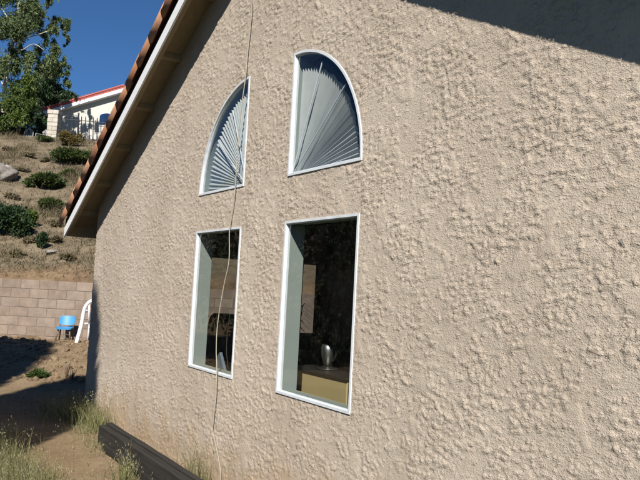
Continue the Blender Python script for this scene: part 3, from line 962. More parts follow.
# ------------------------------------------------------------------ blue chair and white chair
def child_chair(px, py):
    p = at_depth(px, py, 14.75)
    root = stand('child_chair', (p[0], p[1], ground_h(p[0], p[1])), 'small blue plastic chair with brown legs in front of block wall', 'chair', None, YAW + 0.12)
    Mr = Matrix.Translation(root.location) @ Matrix.Rotation(root.rotation_euler.z, 4, 'Z')
    def add(mb, name, m, smooth=False):
        mb.v = [tuple(Mr @ Vector(q)) for q in mb.v]; return mb.build(name, m, root, smooth)
    # local: x right, -y towards the camera; the chair faces the camera
    def shell(w, h, r, n=6):
        out = []
        for (sx, sz, a0) in ((1, -1, -90), (1, 1, 0), (-1, 1, 90), (-1, -1, 180)):
            for i in range(n + 1):
                a = math.radians(a0 + 90 * i / n)
                out.append((sx * (w / 2 - r) + r * math.cos(a), sz * (h / 2 - r) + r * math.sin(a)))
        return out
    n = len(shell(1, 1, .1))
    mb = MB()
    nc = 14; W2, H2, rc = 0.155, 0.095, 0.05
    P_ = []
    for yo in (0.0, 0.014):
        for i in range(nc + 1):
            x = -W2 + 2 * W2 * i / nc
            ex = max(0.0, abs(x) - (W2 - rc))
            hh_ = (H2 - rc) + math.sqrt(max(0.0, rc * rc - ex * ex))
            for z in (-hh_, 0.0, hh_):
                P_.append((x, 0.10 + 0.03 * (1 - (x / W2) ** 2) + 0.25 * z + yo, 0.40 + z))
    m3 = 3 * (nc + 1); Fq = []
    for i in range(nc):
        for j in range(2):
            a_ = i * 3 + j
            Fq += [(a_, a_ + 3, a_ + 4, a_ + 1), (m3 + a_, m3 + a_ + 1, m3 + a_ + 4, m3 + a_ + 3)]
        Fq += [(i * 3, m3 + i * 3, m3 + i * 3 + 3, i * 3 + 3), (i * 3 + 2, i * 3 + 5, m3 + i * 3 + 5, m3 + i * 3 + 2)]
    for i in (0, nc):
        for j in range(2):
            Fq.append((i * 3 + j, i * 3 + j + 1, m3 + i * 3 + j + 1, m3 + i * 3 + j))
    mb.add(P_, Fq)
    add(mb, 'backrest', M['blue'])
    ps_ = shell(0.32, 0.29, 0.06)
    mb = MB()
    P_ = [(x, y - 0.06, 0.262 - 0.02 * max(0, -y / 0.145) ** 2 + 0.012) for x, y in ps_] + [(x, y - 0.06, 0.245 - 0.02 * max(0, -y / 0.145) ** 2) for x, y in ps_]
    mb.add(P_, [tuple(range(n)), tuple(range(2 * n - 1, n - 1, -1))] + [(i, (i + 1) % n, n + (i + 1) % n, n + i) for i in range(n)])
    add(mb, 'seat', M['blue'])
    for sx in (-1, 1):
        add(MB().tube([(sx * 0.13, 0.09, 0.245), (sx * 0.135, 0.10, 0.32), (sx * 0.13, 0.125, 0.42)], 0.011, 8), 'back_post', M['brown_metal'], True)
        for (ya, yb) in ((-0.13, -0.19), (0.06, 0.13)):
            add(MB().tube([(sx * 0.11, ya, 0.246), (sx * 0.145, yb, -0.01)], 0.017, 8), 'leg', M['brown_metal'], True)
    add(MB().tube([(-0.13, -0.15, 0.12), (0.13, -0.15, 0.12)], 0.008, 6), 'stretcher', M['brown_metal'], True)
child_chair(64.5, 342.5)

def garden_chair(px, py, rz):
    p = at_depth(px, py, 14.3)
    root = stand('garden_chair', (p[0], p[1], ground_h(p[0], p[1])), 'white plastic garden chair half hidden behind the house corner', 'chair', None, rz)
    Mr = Matrix.Translation(root.location) @ Matrix.Rotation(rz, 4, 'Z') @ Matrix.Scale(0.98, 4)
    def add(mb, name, smooth=True):
        mb.v = [tuple(Mr @ Vector(q)) for q in mb.v]; return mb.build(name, M['white_plastic'], root, smooth)
    # seat
    add(MB().box((-0.24, -0.24, 0.405), (0.24, 0.22, 0.425), None, 0.008), 'seat', False)
    for sx in (-1, 1):
        # front leg sweeping up into the armrest, back leg sweeping up into the back frame
        add(MB().tube([(sx * 0.30, -0.27, 0.0), (sx * 0.275, -0.24, 0.40), (sx * 0.285, -0.22, 0.60), (sx * 0.29, -0.12, 0.655), (sx * 0.285, 0.10, 0.655), (sx * 0.255, 0.235, 0.64)], [0.028, 0.024, 0.024, 0.028, 0.028, 0.022], 8), 'armrest')
        add(MB().tube(catmull([(sx * 0.36, 0.36, 0.0), (sx * 0.31, 0.27, 0.38), (sx * 0.285, 0.285, 0.58), (sx * 0.245, 0.32, 0.74), (sx * 0.165, 0.35, 0.85), (sx * 0.07, 0.365, 0.89), (0, 0.37, 0.895)], 4), 0.038, 8), 'back_frame')
        add(MB().tube([(sx * 0.24, -0.23, 0.40), (sx * 0.24, 0.24, 0.41)], 0.018, 6), 'seat_rail')
    for i in range(5):
        x = -0.17 + 0.085 * i
        add(MB().tube([(x, 0.235, 0.425), (x * 1.0, 0.275, 0.62), (x * 0.95, 0.36, 0.875 - 0.9 * x * x)], 0.016, 6), 'back_slat')
garden_chair(98.5, 347, YAW + math.pi + 0.05)

# ------------------------------------------------------------------ foliage makers
def blob_points(n, radii, lump=0.25, freq=2.0, shell=0.55, seed=0):
    """points through a lumpy ellipsoid, denser near its surface"""
    r = np.random.default_rng(seed)
    d = r.normal(0, 1, (n, 3)); d /= np.linalg.norm(d, axis=1)[:, None]
    th = np.arctan2(d[:, 1], d[:, 0]); ph = d[:, 2]
    k = 1 + lump * 2 * (fbm(th * freq + seed * 3.3, ph * freq * 1.5 + seed, 3) - 0.5)
    rad = (shell + (1 - shell) * r.random(n)) ** 0.8
    return d * np.array(radii) * (k * rad)[:, None], d

def shrub(name, c, radii, nleaf, size, mat, label, group=None, seed=0, cat='shrub', stem=True):
    root = empty(name, c); tag(root, label, cat, group)
    # several clumps make the outline uneven
    r = np.random.default_rng(seed + 50)
    Vs = []; Fs = []; T = []; off = 0
    ncl = 11
    for k in range(ncl):
        cc = np.array([r.uniform(-.62, .62) * radii[0], r.uniform(-.62, .62) * radii[1], radii[2] * r.uniform(0.55, 1.15)])
        rr = np.array(radii) * r.uniform(0.34, 0.60)
        P_, Nn = blob_points(nleaf // ncl, rr, 0.35, 2.0, 0.35, seed * 20 + k)
        P_ = P_ + cc; P_[:, 2] = np.maximum(P_[:, 2], 0.01)
        V_, F_ = leaf_quads(P_, Nn + np.array([0, 0, 0.3]), size)
        Vs.append(V_); Fs.append(F_ + off); off += len(V_)
        T.append(np.clip(r.uniform(0.2, 0.7) + r.normal(0, 0.2, len(F_)), 0, 1))
    RZ = np.array([[RH[0], FH[0], 0], [RH[1], FH[1], 0], [0, 0, 1]])
    V_ = np.concatenate(Vs) @ RZ.T + np.array(c)
    fobj('foliage', V_, np.concatenate(Fs), mat, root, False, np.concatenate(T))
    if stem:
        mb = MB()
        for k in range(5):
            a = r.uniform(0, 6.28); q = r.uniform(0.2, 0.6)
            mb.tube([(c[0], c[1], c[2] - 0.1), (c[0] + q * radii[0] * 0.5 * math.cos(a), c[1] + q * radii[0] * 0.5 * math.sin(a), c[2] + radii[2] * 0.6), (c[0] + q * radii[0] * math.cos(a), c[1] + q * radii[0] * math.sin(a), c[2] + radii[2] * 1.1)], [0.035, 0.02, 0.008], 5)
        mb.build('stem', M['bark'], root)
    return root

def hill_shrub(px, py_base, w_px, h_px, mat, label, nleaf=1500, seed=0, name='hillside_shrub', group='shrubs on the dry hillside'):
    p = hit(px, py_base)
    dep = (p - EYE) @ fw
    s = dep / FPX
    rx = w_px * s / 2 * 1.08; rz = h_px * s / 2 * 1.15
    c = (p[0] + FH[0] * rx * 0.4, p[1] + FH[1] * rx * 0.4, 0)
    z = float(ground_h(c[0], c[1])) - 0.05
    return shrub(name, (c[0], c[1], z), (rx, rx * 0.8, rz * 0.95), int(nleaf * 2.0), 0.10, mat, label, group, seed)

hill_shrub(36, 192, 42, 20, M['leaf_shrub'], 'oval dark green shrub below the boulder, midway up the hillside', 3200, 1)
hill_shrub(66, 178, 23, 12, M['leaf_shrub'], 'small low green shrub midslope, just left of the house fascia', 1300, 2)
hill_shrub(75, 167, 56, 20, M['leaf_shrub'], 'wide green hedge-like shrub below the iron fence', 3600, 3)
hill_shrub(68, 147, 24, 20, M['leaf_red'], 'reddish green shrub in front of the iron fence', 1600, 4)
hill_shrub(4, 238, 40, 40, M['leaf_dark'], 'large dark round shrub cut by the left picture edge', 3600, 5)
hill_shrub(47, 212, 20, 16, M['leaf_shrub'], 'small round dark shrub lower on hillside, left of roof eave', 1400, 6)
hill_shrub(24, 228, 20, 22, M['leaf_lime'], 'yellow green shrub next to the large dark round shrub', 1400, 7)
hill_shrub(41, 250, 10, 24, M['leaf_dark'], 'slim dark upright shrub low on the hillside', 700, 8)
hill_shrub(40, 143, 22, 9, M['leaf_shrub'], 'low scraggly shrub on crest below the stone pillar', 800, 9)
hill_shrub(10, 128, 22, 12, M['leaf_dark'], 'dark low shrub on the crest under the pale trunked tree', 800, 10)

for i, (px, lb) in enumerate(((2, 'dark bush on the crest at the left picture edge under the trees'), (15, 'dark bush on the crest under the yellow green tree'), (28, 'dark bush on the crest behind the shaded patio chairs'), (41, 'dark bush on the crest just left of the stone pillar'))):
    p = at_depth(px, 130, 43.2)
    shrub('crest_bush', (p[0], p[1], float(ground_h(p[0], p[1])) - 0.05), (1.0, 0.7, 1.15 + 0.15 * (i % 2)), 3600, 0.13, M['leaf_dark'], lb, 'bushes on the crest', 70 + i)

BRUSH = ['just above the large dark round shrub',
         'right of the small round dark shrub, under the eave end',
         'left of the wide green shrub, near the crest',
         'between the small round shrub and the fascia',
         'low at left, above the block wall',
         'directly above the low grey boulder',
         'beside the fascia, below the small low green shrub',
         'directly below the pale grey boulder',
         'left of the slim dark upright shrub',
         'at the left picture edge just below the crest',
         'between the oval shrub and the crest shrub',
         'under the eave, closest to the block wall']
for i, (px, py, w_, h_) in enumerate(((12, 200, 16, 9), (56, 228, 14, 10), (28, 158, 14, 7), (62, 208, 12, 8), (14, 258, 18, 10), (52, 243, 14, 9), (78, 196, 14, 9), (22, 172, 12, 6), (30, 244, 14, 9), (8, 152, 14, 7), (44, 163, 12, 6), (66, 262, 16, 9))):
    hill_shrub(px, py, w_, h_, M['straw'], 'straw coloured dry brush tuft ' + BRUSH[i], 420, 90 + i, 'dry_brush', 'dry brush tufts on the hillside')

def rock(px, py, w_px, h_px, label, seed):
    p = hit(px, py); s = ((p - EYE) @ fw) / FPX
    r = np.random.default_rng(seed)
    n, m_ = 34, 20
    P_ = []; Fq = []
    for j in range(m_ + 1):
        ph = math.pi * j / m_
        for i in range(n):
            th = 2 * math.pi * i / n
            k = 1 + 0.95 * (float(fbm(math.cos(th) * 1.9 + seed, math.sin(th) * 1.9 + ph * 1.4, 5)) - 0.5) + 0.22 * (float(fbm(th * 3 + seed, ph * 5, 3)) - 0.5)
            P_.append((p[0] + w_px * s / 2 * k * math.sin(ph) * math.cos(th), p[1] + w_px * s / 2 * k * math.sin(ph) * math.sin(th), p[2] + h_px * s * 0.25 + h_px * s / 1.4 * k * math.cos(ph)))
    for j in range(m_):
        for i in range(n):
            Fq.append((j * n + i, j * n + (i + 1) % n, (j + 1) * n + (i + 1) % n, (j + 1) * n + i))
    o = MB().add(P_, Fq).build('boulder', M['rock'], None, True)
    tag(o, label, 'boulder')
rock(3, 177, 30, 12, 'pale grey boulder on the hillside at the left picture edge', 4)
rock(54, 253, 16, 3, 'low grey boulder above the block wall', 9)

# ------------------------------------------------------------------ trees on the crest
def limb_path(p0, d0, L, n, droop, r):
    pts = [np.array(p0, float)]; d = np.array(d0, float); d /= np.linalg.norm(d)
    for i in range(n):
        d = d + r.normal(0, 0.10, 3) + np.array([0, 0, -droop * i / n]); d /= np.linalg.norm(d)
        pts.append(pts[-1] + d * L / n)
    return pts

def big_tree(name, base, limbs, clumps, leaf, barkm, label, lsize, seed, nper, cat='tree', droop_leaf=0.6, trunk_r=0.25, gap=0.40):
    """limbs: list of [(x, y, z), ...] relative to base; clumps: list of (centre, radius)"""
    root = empty(name, base); tag(root, label, cat)
    r = np.random.default_rng(seed)
    mb = MB()
    for k, lp in enumerate(limbs):
        n = len(lp)
        r0 = trunk_r if k == 0 else trunk_r * 0.36
        rad = [r0 * (1 - 0.75 * i / (n - 1)) for i in range(n)]
        sm = catmull([tuple(np.array(base) + np.array(q)) for q in lp], 4)
        rr = np.interp(np.linspace(0, n - 1, len(sm)), range(n), rad)
        mb.tube(sm, list(rr), 8)
    mb.build('trunk', barkm, root, True)
    Vs = []; Fs = []; T = []; off = 0
    for k, (c, rad, dens) in enumerate(clumps):
        m_ = int(nper * dens)
        P_, Nn = blob_points(m_, rad, 0.6, 2.4, 0.15, seed * 100 + k)
        # carve gaps
        keep = fbm(P_[:, 0] * 1.3 + k * 7, P_[:, 2] * 1.3 + P_[:, 1], 3) > gap
        P_ = P_[keep]; Nn = Nn[keep]
        dv = Nn * 0.5 + np.array([0, 0, -droop_leaf])
        V_, F_ = leaf_quads(P_ + np.array(base) + np.array(c), dv, lsize, 2.6)
        Vs.append(V_); Fs.append(F_ + off); off += len(V_)
        T.append(np.clip(r.uniform(0.15, 0.75) + r.normal(0, 0.22, len(F_)), 0, 1))
    fobj('crown', np.concatenate(Vs), np.concatenate(Fs), leaf, root, False, np.concatenate(T))
    return root

def tree_at(px, py, dep):
    p = at_depth(px, py, dep); p[2] = float(ground_h(p[0], p[1])) - 0.1; return p

def rel(base, px, py, dep):
    return at_depth(px, py, dep) - np.array(base)

DT = 43.0
# tall airy pale-trunked tree
b = tree_at(5, 130, DT)
limbs = [[(0, 0, 0), rel(b, 4, 100, DT), rel(b, 9, 60, DT), rel(b, 15, 35, DT), rel(b, 18, 12, DT), rel(b, 22, -20, DT), rel(b, 26, -55, DT)],
         [rel(b, 9, 60, DT), rel(b, 17, 44, DT), rel(b, 27, 38, DT - .5), rel(b, 40, 34, DT - 1), rel(b, 52, 30, DT - 1), rel(b, 64, 30, DT - 1)],
         [rel(b, 12, 48, DT), rel(b, 22, 50, DT - 1), rel(b, 34, 44, DT - 1.5), rel(b, 46, 52, DT - 1.5)],
         [rel(b, 15, 35, DT), rel(b, 6, 15, DT + 1), rel(b, -4, 2, DT + 1)],
         [rel(b, 18, 12, DT), rel(b, 30, 0, DT + .5), rel(b, 42, -6, DT + 1)],
         [rel(b, 5, 90, DT), rel(b, -8, 60, DT + 1), rel(b, -20, 40, DT)]]
s = DT / FPX
cl_ = []
rt = np.random.default_rng(77)
for (px, py, rp, dens, n_) in ((28, 8, 16, .8, 6), (22, 25, 16, .8, 6), (40, 14, 12, .6, 4), (12, 20, 12, .5, 4), (2, 35, 15, .8, 5), (6, 62, 15, .9, 5), (30, 55, 13, .7, 5), (45, 45, 9, .5, 3), (54, 22, 9, .5, 4), (62, 25, 10, .6, 4),
                             (67, 33, 6, .5, 3), (66, 42, 4, .3, 2), (38, 30, 11, .5, 4), (50, 62, 13, .8, 4), (60, 70, 10, .5, 3), (64, 58, 8, .35, 2), (28, -20, 20, 1, 4), (5, -10, 18, .8, 3), (-20, 40, 22, 1.2, 2), (-25, 0, 20, 1, 2), (45, -15, 12, .5, 3), (24, 78, 14, .8, 4), (50, 5, 6, .25, 2), (65, 82, 6, .25, 2), (16, 45, 12, .6, 4), (40, 72, 12, .7, 3), (66, 75, 5, .3, 2)):
    for j in range(n_):
        for j2 in range(3):
            q = rel(b, px + rt.normal(0, rp * .5), py + rt.normal(0, rp * .5), DT + rt.uniform(-1.8, 1.8))
            rr = rp * s * rt.uniform(0.20, 0.50)
            cl_.append((q, (rr, rr, rr * 1.35), dens * 0.55 * (rr / (rp * s * .4)) ** 2))
big_tree('eucalyptus_tree', b, limbs, cl_, M['leaf_euc'], M['bark_pale'], 'tall airy pale trunked tree at the top left on the crest', 0.16, 5, 1100, trunk_r=0.14, gap=0.49)

# dense dark tree behind the far house
b = tree_at(50, 118, 57)
D2 = 56.0
cl_ = []
s = D2 / FPX
for (px, py, rp) in ((48, 75, 15), (58, 92, 13), (40, 95, 15), (52, 105, 13), (36, 112, 12), (64, 100, 8), (30, 85, 10), (44, 88, 16), (68, 96, 6), (74, 95, 4.5)):
    for j in range(2):
        q = rel(b, px + rt.normal(0, 2), py + rt.normal(0, 2), D2 + rt.uniform(-2, 2)); rr = rp * s * rt.uniform(.65, .95)
        cl_.append((q, (rr, rr, rr), rp / 13))
big_tree('evergreen_tree', b, [[(0, 0, 0), (0.1, 0, 1.5), (0.2, 0.1, 3), (0.1, 0.1, 4.5)], [(0.1, 0, 1.5), (0.9, 0.6, 2.6), (1.4, 1.0, 3.4)]], cl_, M['leaf_dark'], M['bark'], 'dense dark evergreen tree behind the red roof edge', 0.24, 8, 1700)
# yellow-green bushy tree at left
b = tree_at(18, 127, 41)
D3 = 40.5
cl_ = []; s = D3 / FPX
for (px, py, rp) in ((26, 82, 10), (15, 92, 12), (30, 95, 9), (8, 105, 12), (22, 106, 11), (35, 104, 7), (2, 90, 9), (-8, 100, 14), (16, 118, 10), (4, 120, 10)):
    for j in range(2):
        q = rel(b, px + rt.normal(0, 2), py + rt.normal(0, 2), D3 + rt.uniform(-1.5, 1.5)); rr = rp * s * rt.uniform(.6, .9)
        cl_.append((q, (rr, rr, rr), rp / 12))
big_tree('broadleaf_tree', b, [[(0, 0, 0), (0.05, 0, 0.9), (0.1, 0.1, 1.8), (0.0, 0.1, 2.6)], [(0.05, 0, 0.9), (-0.6, -.4, 1.6), (-1.0, -.7, 2.1)]], cl_, M['leaf_lime'], M['bark'], 'bright yellow green bushy tree at left below the pale trunked tree', 0.17, 13, 900, trunk_r=0.12)
# dark understorey
b = tree_at(30, 130, 44.5)
cl_ = []; D4 = 44.0; s = D4 / FPX
for (px, py, rp) in ((28, 118, 10), (12, 112, 12), (40, 120, 8), (0, 115, 12), (-14, 112, 14), (20, 100, 12), (36, 106, 10)):
    for j in range(2):
        q = rel(b, px, py, D4 + rt.uniform(-1, 1)); rr = rp * s * .8
        cl_.append((q, (rr, rr, rr), rp / 11))
big_tree('understorey_tree', b, [[(0, 0, 0), (0, 0.1, 0.8), (0.1, 0.1, 1.6)], [(0, 0.1, .8), (-.7, -.5, 1.3)]], cl_, M['leaf_dark'], M['bark'], 'low dark tree filling the gap beneath the taller crest trees', 0.20, 17, 1500, trunk_r=0.12)

# ------------------------------------------------------------------ far house, fence, pillar, patio chairs on the crest
DHs = 46.0
hb = at_depth(100, 136, DHs)
hz = float(ground_h(hb[0], hb[1]))
fh = empty('hillside_house', (hb[0], hb[1], hz))
tag(fh, 'white house with red roof at the top of the hillside', 'house')
def cp(px, py, dep):       # point in camera-facing vertical plane at depth dep
    return at_depth(px, py, dep)
def fplane(px, py, dd_=0.0):
    """point on the far house's gable plane, which faces the camera; dd_ pushes it back"""
    d = ray(px, py); t = DHs / (d[0] * FH[0] + d[1] * FH[1])
    p = EYE + d * t; return Vector((p[0] + FH[0] * dd_, p[1] + FH[1] * dd_, p[2]))
eL = fplane(38, 113); rg = fplane(123, 88.5); wr = fplane(225, 118)
def extrude(poly, d0, d1):
    mb = MB(); n = len(poly)
    P_ = [(p.x + FH[0] * d0, p.y + FH[1] * d0, p.z) for p in poly] + [(p.x + FH[0] * d1, p.y + FH[1] * d1, p.z) for p in poly]
    return mb.add(P_, [tuple(range(n)), tuple(range(2 * n - 1, n - 1, -1))] + [(i, (i + 1) % n, n + (i + 1) % n, n + i) for i in range(n)])
up = Vector((0, 0, 1))
wl = fplane(46, 112)
extrude([Vector((wl.x, wl.y, hz - 0.6)), Vector((wr.x, wr.y, hz - 0.6)), wr - up * .08, rg - up * .08, wl - up * .08], 0.35, 9).build('wall', M['housewhite'], fh)
def rb(p, q, t0, t1, d0, d1, name, m):
    return extrude([p + up * t0, q + up * t0, q + up * t1, p + up * t1], d0, d1).build(name, m, fh)
rr_ = rb(eL, rg, 0.0, 0.20, -0.05, 9.2, 'roof', M['redroof'])
rb(rg, fplane(232, 116), 0.0, 0.20, -0.05, 9.2, 'roof', M['redroof'])
rb(eL, rg, -0.24, -0.004, -0.06, 0.34, 'fascia', M['vinyl'])
rb(rg, fplane(232, 116), -0.24, -0.004, -0.06, 0.34, 'fascia', M['vinyl'])
# tile ends along the far rake
nt = 26
for i in range(nt):
    p = eL.lerp(rg, (i + 0.5) / nt); q_ = eL.lerp(rg, (i + 1.4) / nt)
    p = p + up * 0.20; q_ = q_ + up * 0.18
    o_ = Vector((FH[0], FH[1], 0)) * -0.02
    MB().tube([tuple(p + o_), tuple(q_ + o_)], [0.10, 0.075], 7).build('tile', M['redroof'], rr_)
# arched window
a0 = fplane(97, 124.5, 0.35); a1 = fplane(112.5, 125.0, 0.35)
wdt = (a1 - a0).length; ux_ = (a1 - a0).normalized()
archp = [Vector(a0), Vector(a1)]
hgt = 0.62
for i in range(13):
    a = math.pi * i / 12
    archp.append(a0 + ux_ * (wdt / 2 + wdt / 2 * math.cos(a)) + up * (hgt + 0.24 * math.sin(a)))
fr_ = extrude(archp, -0.055, -0.004).build('window', M['vinyl'], fh)
cen = sum(archp, Vector()) / len(archp)
extrude([cen + (p - cen) * 0.90 for p in archp], -0.085, -0.058).build('pane', M['darkglass'], fr_)

# iron fence
DF = 40.0
fence = empty('iron_fence', at_depth(75, 138, DF)); tag(fence, 'black iron picket fence on crest in front of white house', 'fence')
pa, pb = at_depth(58.5, 136, DF), at_depth(140, 145, DF + 0.0)
pa[2] = float(ground_h(pa[0], pa[1])); pb[2] = float(ground_h(pb[0], pb[1]))
ta, tb = at_depth(58.5, 114.5, DF), at_depth(140, 122.0, DF)
nb = 21
pick = None
for i in range(nb + 1):
    t = i / nb
    q0 = Vector(pa).lerp(Vector(pb), t); q1 = Vector(ta).lerp(Vector(tb), t)
    mb = MB().tube([tuple(q0 - up * .1), tuple(q1 - up * .06)], 0.027, 5).tube([tuple(q1 - up * .06), tuple(q1 + up * .06)], [0.03, 0.004], 5)
    mb.build('picket', M['iron'], fence)
for h_ in (0.08, 0.86):
    q0 = Vector(pa).lerp(Vector(ta), h_); q1 = Vector(pb).lerp(Vector(tb), h_)
    MB().tube([tuple(q0), tuple(q1)], 0.025, 5).build('rail', M['iron'], fence)
qp = Vector(pa).lerp(Vector(pb), .245); qt = Vector(ta).lerp(Vector(tb), .245)
MB().tube([tuple(qp), tuple(qt + up * .10)], 0.045, 6).lathe([(0, .24), (.05, .19), (.06, .13), (.03, .10)], tuple(qt), 8).build('post', M['iron'], fence)

# stone pillar
pil = empty('stone_pillar', at_depth(53, 138, DF - .3)); tag(pil, 'pale stone block pillar at left end of iron fence', 'pillar')
pb_ = at_depth(53, 138, DF - .3); pz0 = float(ground_h(pb_[0], pb_[1])) - 0.1; pz1 = at_depth(53, 110.5, DF - .3)[2]
npc = 8
hh = (pz1 - pz0) / npc
for i in range(npc):
    wv3 = 0.285 + (0.03 if i == npc - 1 else random.uniform(-.008, .008))
    for (sx0, sx1) in (((-1, 0.0), (0.0, 1)) if i % 2 else ((-1, 1),)):
        MB().box((sx0 * wv3 + .003, -wv3, i * hh + .006), (sx1 * wv3 - .003, wv3, (i + 1) * hh - .006), Matrix.Translation((pb_[0], pb_[1], pz0)) @ RB, 0.012).build('block', M['pillarstone'], pil)

# white scrolled patio chairs behind / before the fence
def patio_chair(px, py, dep, label):
    p = at_depth(px, py, dep); p[2] = float(ground_h(p[0], p[1]))
    root = stand('patio_chair', tuple(p), label, 'chair', 'white patio chairs on the crest', YAW + random.uniform(-.6, .6))
    Mr = Matrix.Translation(root.location) @ Matrix.Rotation(root.rotation_euler.z, 4, 'Z')
    def add(mb, name):
        mb.v = [tuple(Mr @ Vector(q)) for q in mb.v]; return mb.build(name, M['patio'], root)
    add(MB().box((-.24, -.22, .43), (.24, .22, .46)), 'seat')
    add(MB().tube([(-.23, .22, .0), (-.24, .24, .5), (-.2, .28, .85), (0, .3, .98), (.2, .28, .85), (.24, .24, .5), (.23, .22, 0)], .022, 6), 'back_frame')
    for i in range(5):
        x = -.16 + .08 * i
        add(MB().tube([(x, .235, .46), (x * .9, .285, .93 - x * x * 3)], .014, 5), 'back_bar')
    for sx in (-1, 1):
        add(MB().tube([(sx * .23, -.21, 0), (sx * .24, -.21, .66), (sx * .25, .22, .70)], .02, 6), 'arm')
patio_chair(84, 137, 41.2, 'white patio chair behind the fence, nearest to the reddish shrub')
patio_chair(95, 137, 41.0, 'white patio chair behind the fence under the arched window')
patio_chair(29, 131, 41.4, 'white patio chair in tree shade, farther from the stone pillar')
patio_chair(42, 132, 41.0, 'white patio chair in tree shade, close beside the stone pillar')

# ------------------------------------------------------------------ grasses
def blades(roots, heights, widths, lean, seed, heads=0.0):
    """bent blades of three quads... returned as V, F(quads), one random value per blade"""
    r = np.random.default_rng(seed)
    n = len(roots)
    az = r.uniform(0, 2 * np.pi, n); ln = lean * r.uniform(0.2, 1.3, n)
    dirv = np.stack([np.cos(az), np.sin(az), np.zeros(n)], 1)
    side = np.stack([-np.sin(az + r.uniform(-1, 1, n)), np.cos(az), np.zeros(n)], 1)
    side /= np.linalg.norm(side, axis=1)[:, None]
    lev = np.linspace(0, 1, 4)
    rows = []
    for t in lev:
        c = roots + dirv * (ln * heights * t ** 1.8)[:, None] + np.array([0, 0, 1]) * (heights * (t - 0.25 * ln * t * t))[:, None]
        w = widths * (1 - 0.9 * t)
        rows.append(np.stack([c - side * w[:, None] / 2, c + side * w[:, None] / 2], 1))
    V = np.stack(rows, 1).reshape(n, 8, 3)
    base = (np.arange(n) * 8)[:, None]
    F_ = np.concatenate([base + np.array([[0, 1, 3, 2]]), base + np.array([[2, 3, 5, 4]]), base + np.array([[4, 5, 7, 6]])], 0)
    V = V.reshape(-1, 3)
    tipc = roots + dirv * (ln * heights)[:, None] + np.array([0, 0, 1]) * (heights * (1 - 0.25 * ln))[:, None]
    tint = r.random(n)
    T = np.concatenate([tint * 0.75 + 0.0, tint * 0.75 + 0.1, tint * 0.75 + 0.2])
    if heads > 0:
        k = r.random(n) < heads
        C = np.repeat(tipc[k], 5, 0) + r.normal(0, 0.022, (5 * k.sum(), 3)) * np.array([1, 1, 1.6])
        V2, F2 = leaf_quads(C, np.tile(np.array([[0, 0, -1.0]]), (len(C), 1)), 0.022, 3.8, 0.5)
        F_ = np.concatenate([F_, F2 + len(V)]); V = np.concatenate([V, V2]); T = np.concatenate([T, np.clip(r.normal(.72, .12, len(F2)), 0, 1)])
    return V, F_, np.clip(T, 0, 1)

def px_patch(n, cx, cy, sx, sy, seed, z=0.0):
    r = np.random.default_rng(seed)
    out = []
    for i in range(n):
        p = on_z(cx + r.normal(0, sx), cy + r.normal(0, sy), z); out.append((p[0], p[1], float(ground_h(p[0], p[1])) - 0.01))
    return np.array(out)

def grass(name, patches, label, mat, seed, cat='grass'):
    Vs = []; Fs = []; Ts = []; off = 0
    for i, (roots, hm, wm, lean, heads) in enumerate(patches):
        r = np.random.default_rng(seed + i)
        n = len(roots)
        V, F_, T = blades(roots, hm * r.uniform(0.35, 1.15, n), wm * r.uniform(0.6, 1.3, n), lean, seed + i, heads)
        Vs.append(V); Fs.append(F_ + off); Ts.append(T); off += len(V)
    o = fobj(name, np.concatenate(Vs), np.concatenate(Fs), mat, None, False, np.concatenate(Ts))
    return tag(o, label, cat, kind='stuff')

def keep_front(a, ymax=-0.04):
    return a[a[:, 1] < ymax]
grass('wild_oat_grass', [
    (keep_front(px_patch(2000, 0, 490, 19, 19, 1)), 0.33, 0.0048, 0.75, 0.10),
    (keep_front(px_patch(800, 36, 490, 14, 9, 2)), 0.20, 0.005, 0.8, 0.12),
    (keep_front(px_patch(260, -8, 455, 14, 10, 3)), 0.40, 0.005, 0.5, 0.15),
    (keep_front(px_patch(300, 72, 494, 24, 8, 4)), 0.07, 0.005, 0.9, 0.1)], 'half dry wild oat grass in the lower left foreground', M['oat'], 100)
cornr = np.random.default_rng(5)
def strip(n, x0, x1, y0, y1, seed):
    r = np.random.default_rng(seed)
    X_ = r.uniform(x0, x1, n); Y_ = y1 - np.abs(r.normal(0, 0.5, n)) * (y1 - y0)
    return np.stack([X_, Y_, ground_h(X_, Y_) - 0.01], 1)
grass('corner_grass', [
    (strip(800, -9.5, -7.9, -0.42, -0.03, 21), 0.35, 0.006, 0.6, 0.12),
    (strip(260, -9.7, -8.6, -0.75, -0.15, 22), 0.34, 0.006, 0.7, 0.2),
    (strip(380, -8.3, -6.9, -0.62, -0.25, 23), 0.13, 0.005, 0.9, 0.1)], 'tall half dry grass at the far corner foot of the wall', M['oat'], 200)
grass('timber_side_grass', [
    (keep_front(px_patch(90, 126, 481, 6, 5, 31), -0.33), 0.28, 0.007, 0.4, 0.45),
    (keep_front(px_patch(200, 122, 480, 16, 14, 32), -0.35), 0.10, 0.005, 0.8, 0.1)], 'short seeding grass in front of the dark timbers', M['oat'], 300)
wr_ = np.random.default_rng(6)
X_ = wr_.normal(-5.55, 0.16, 150); Y_ = -wr_.uniform(0.012, 0.10, 150)
grass('wall_foot_grass', [(np.stack([X_, Y_, np.zeros(150)], 1), 0.34, 0.005, 0.35, 0.25)], 'thin green grass between the timbers and stucco beside the cord', M['oat'], 320)

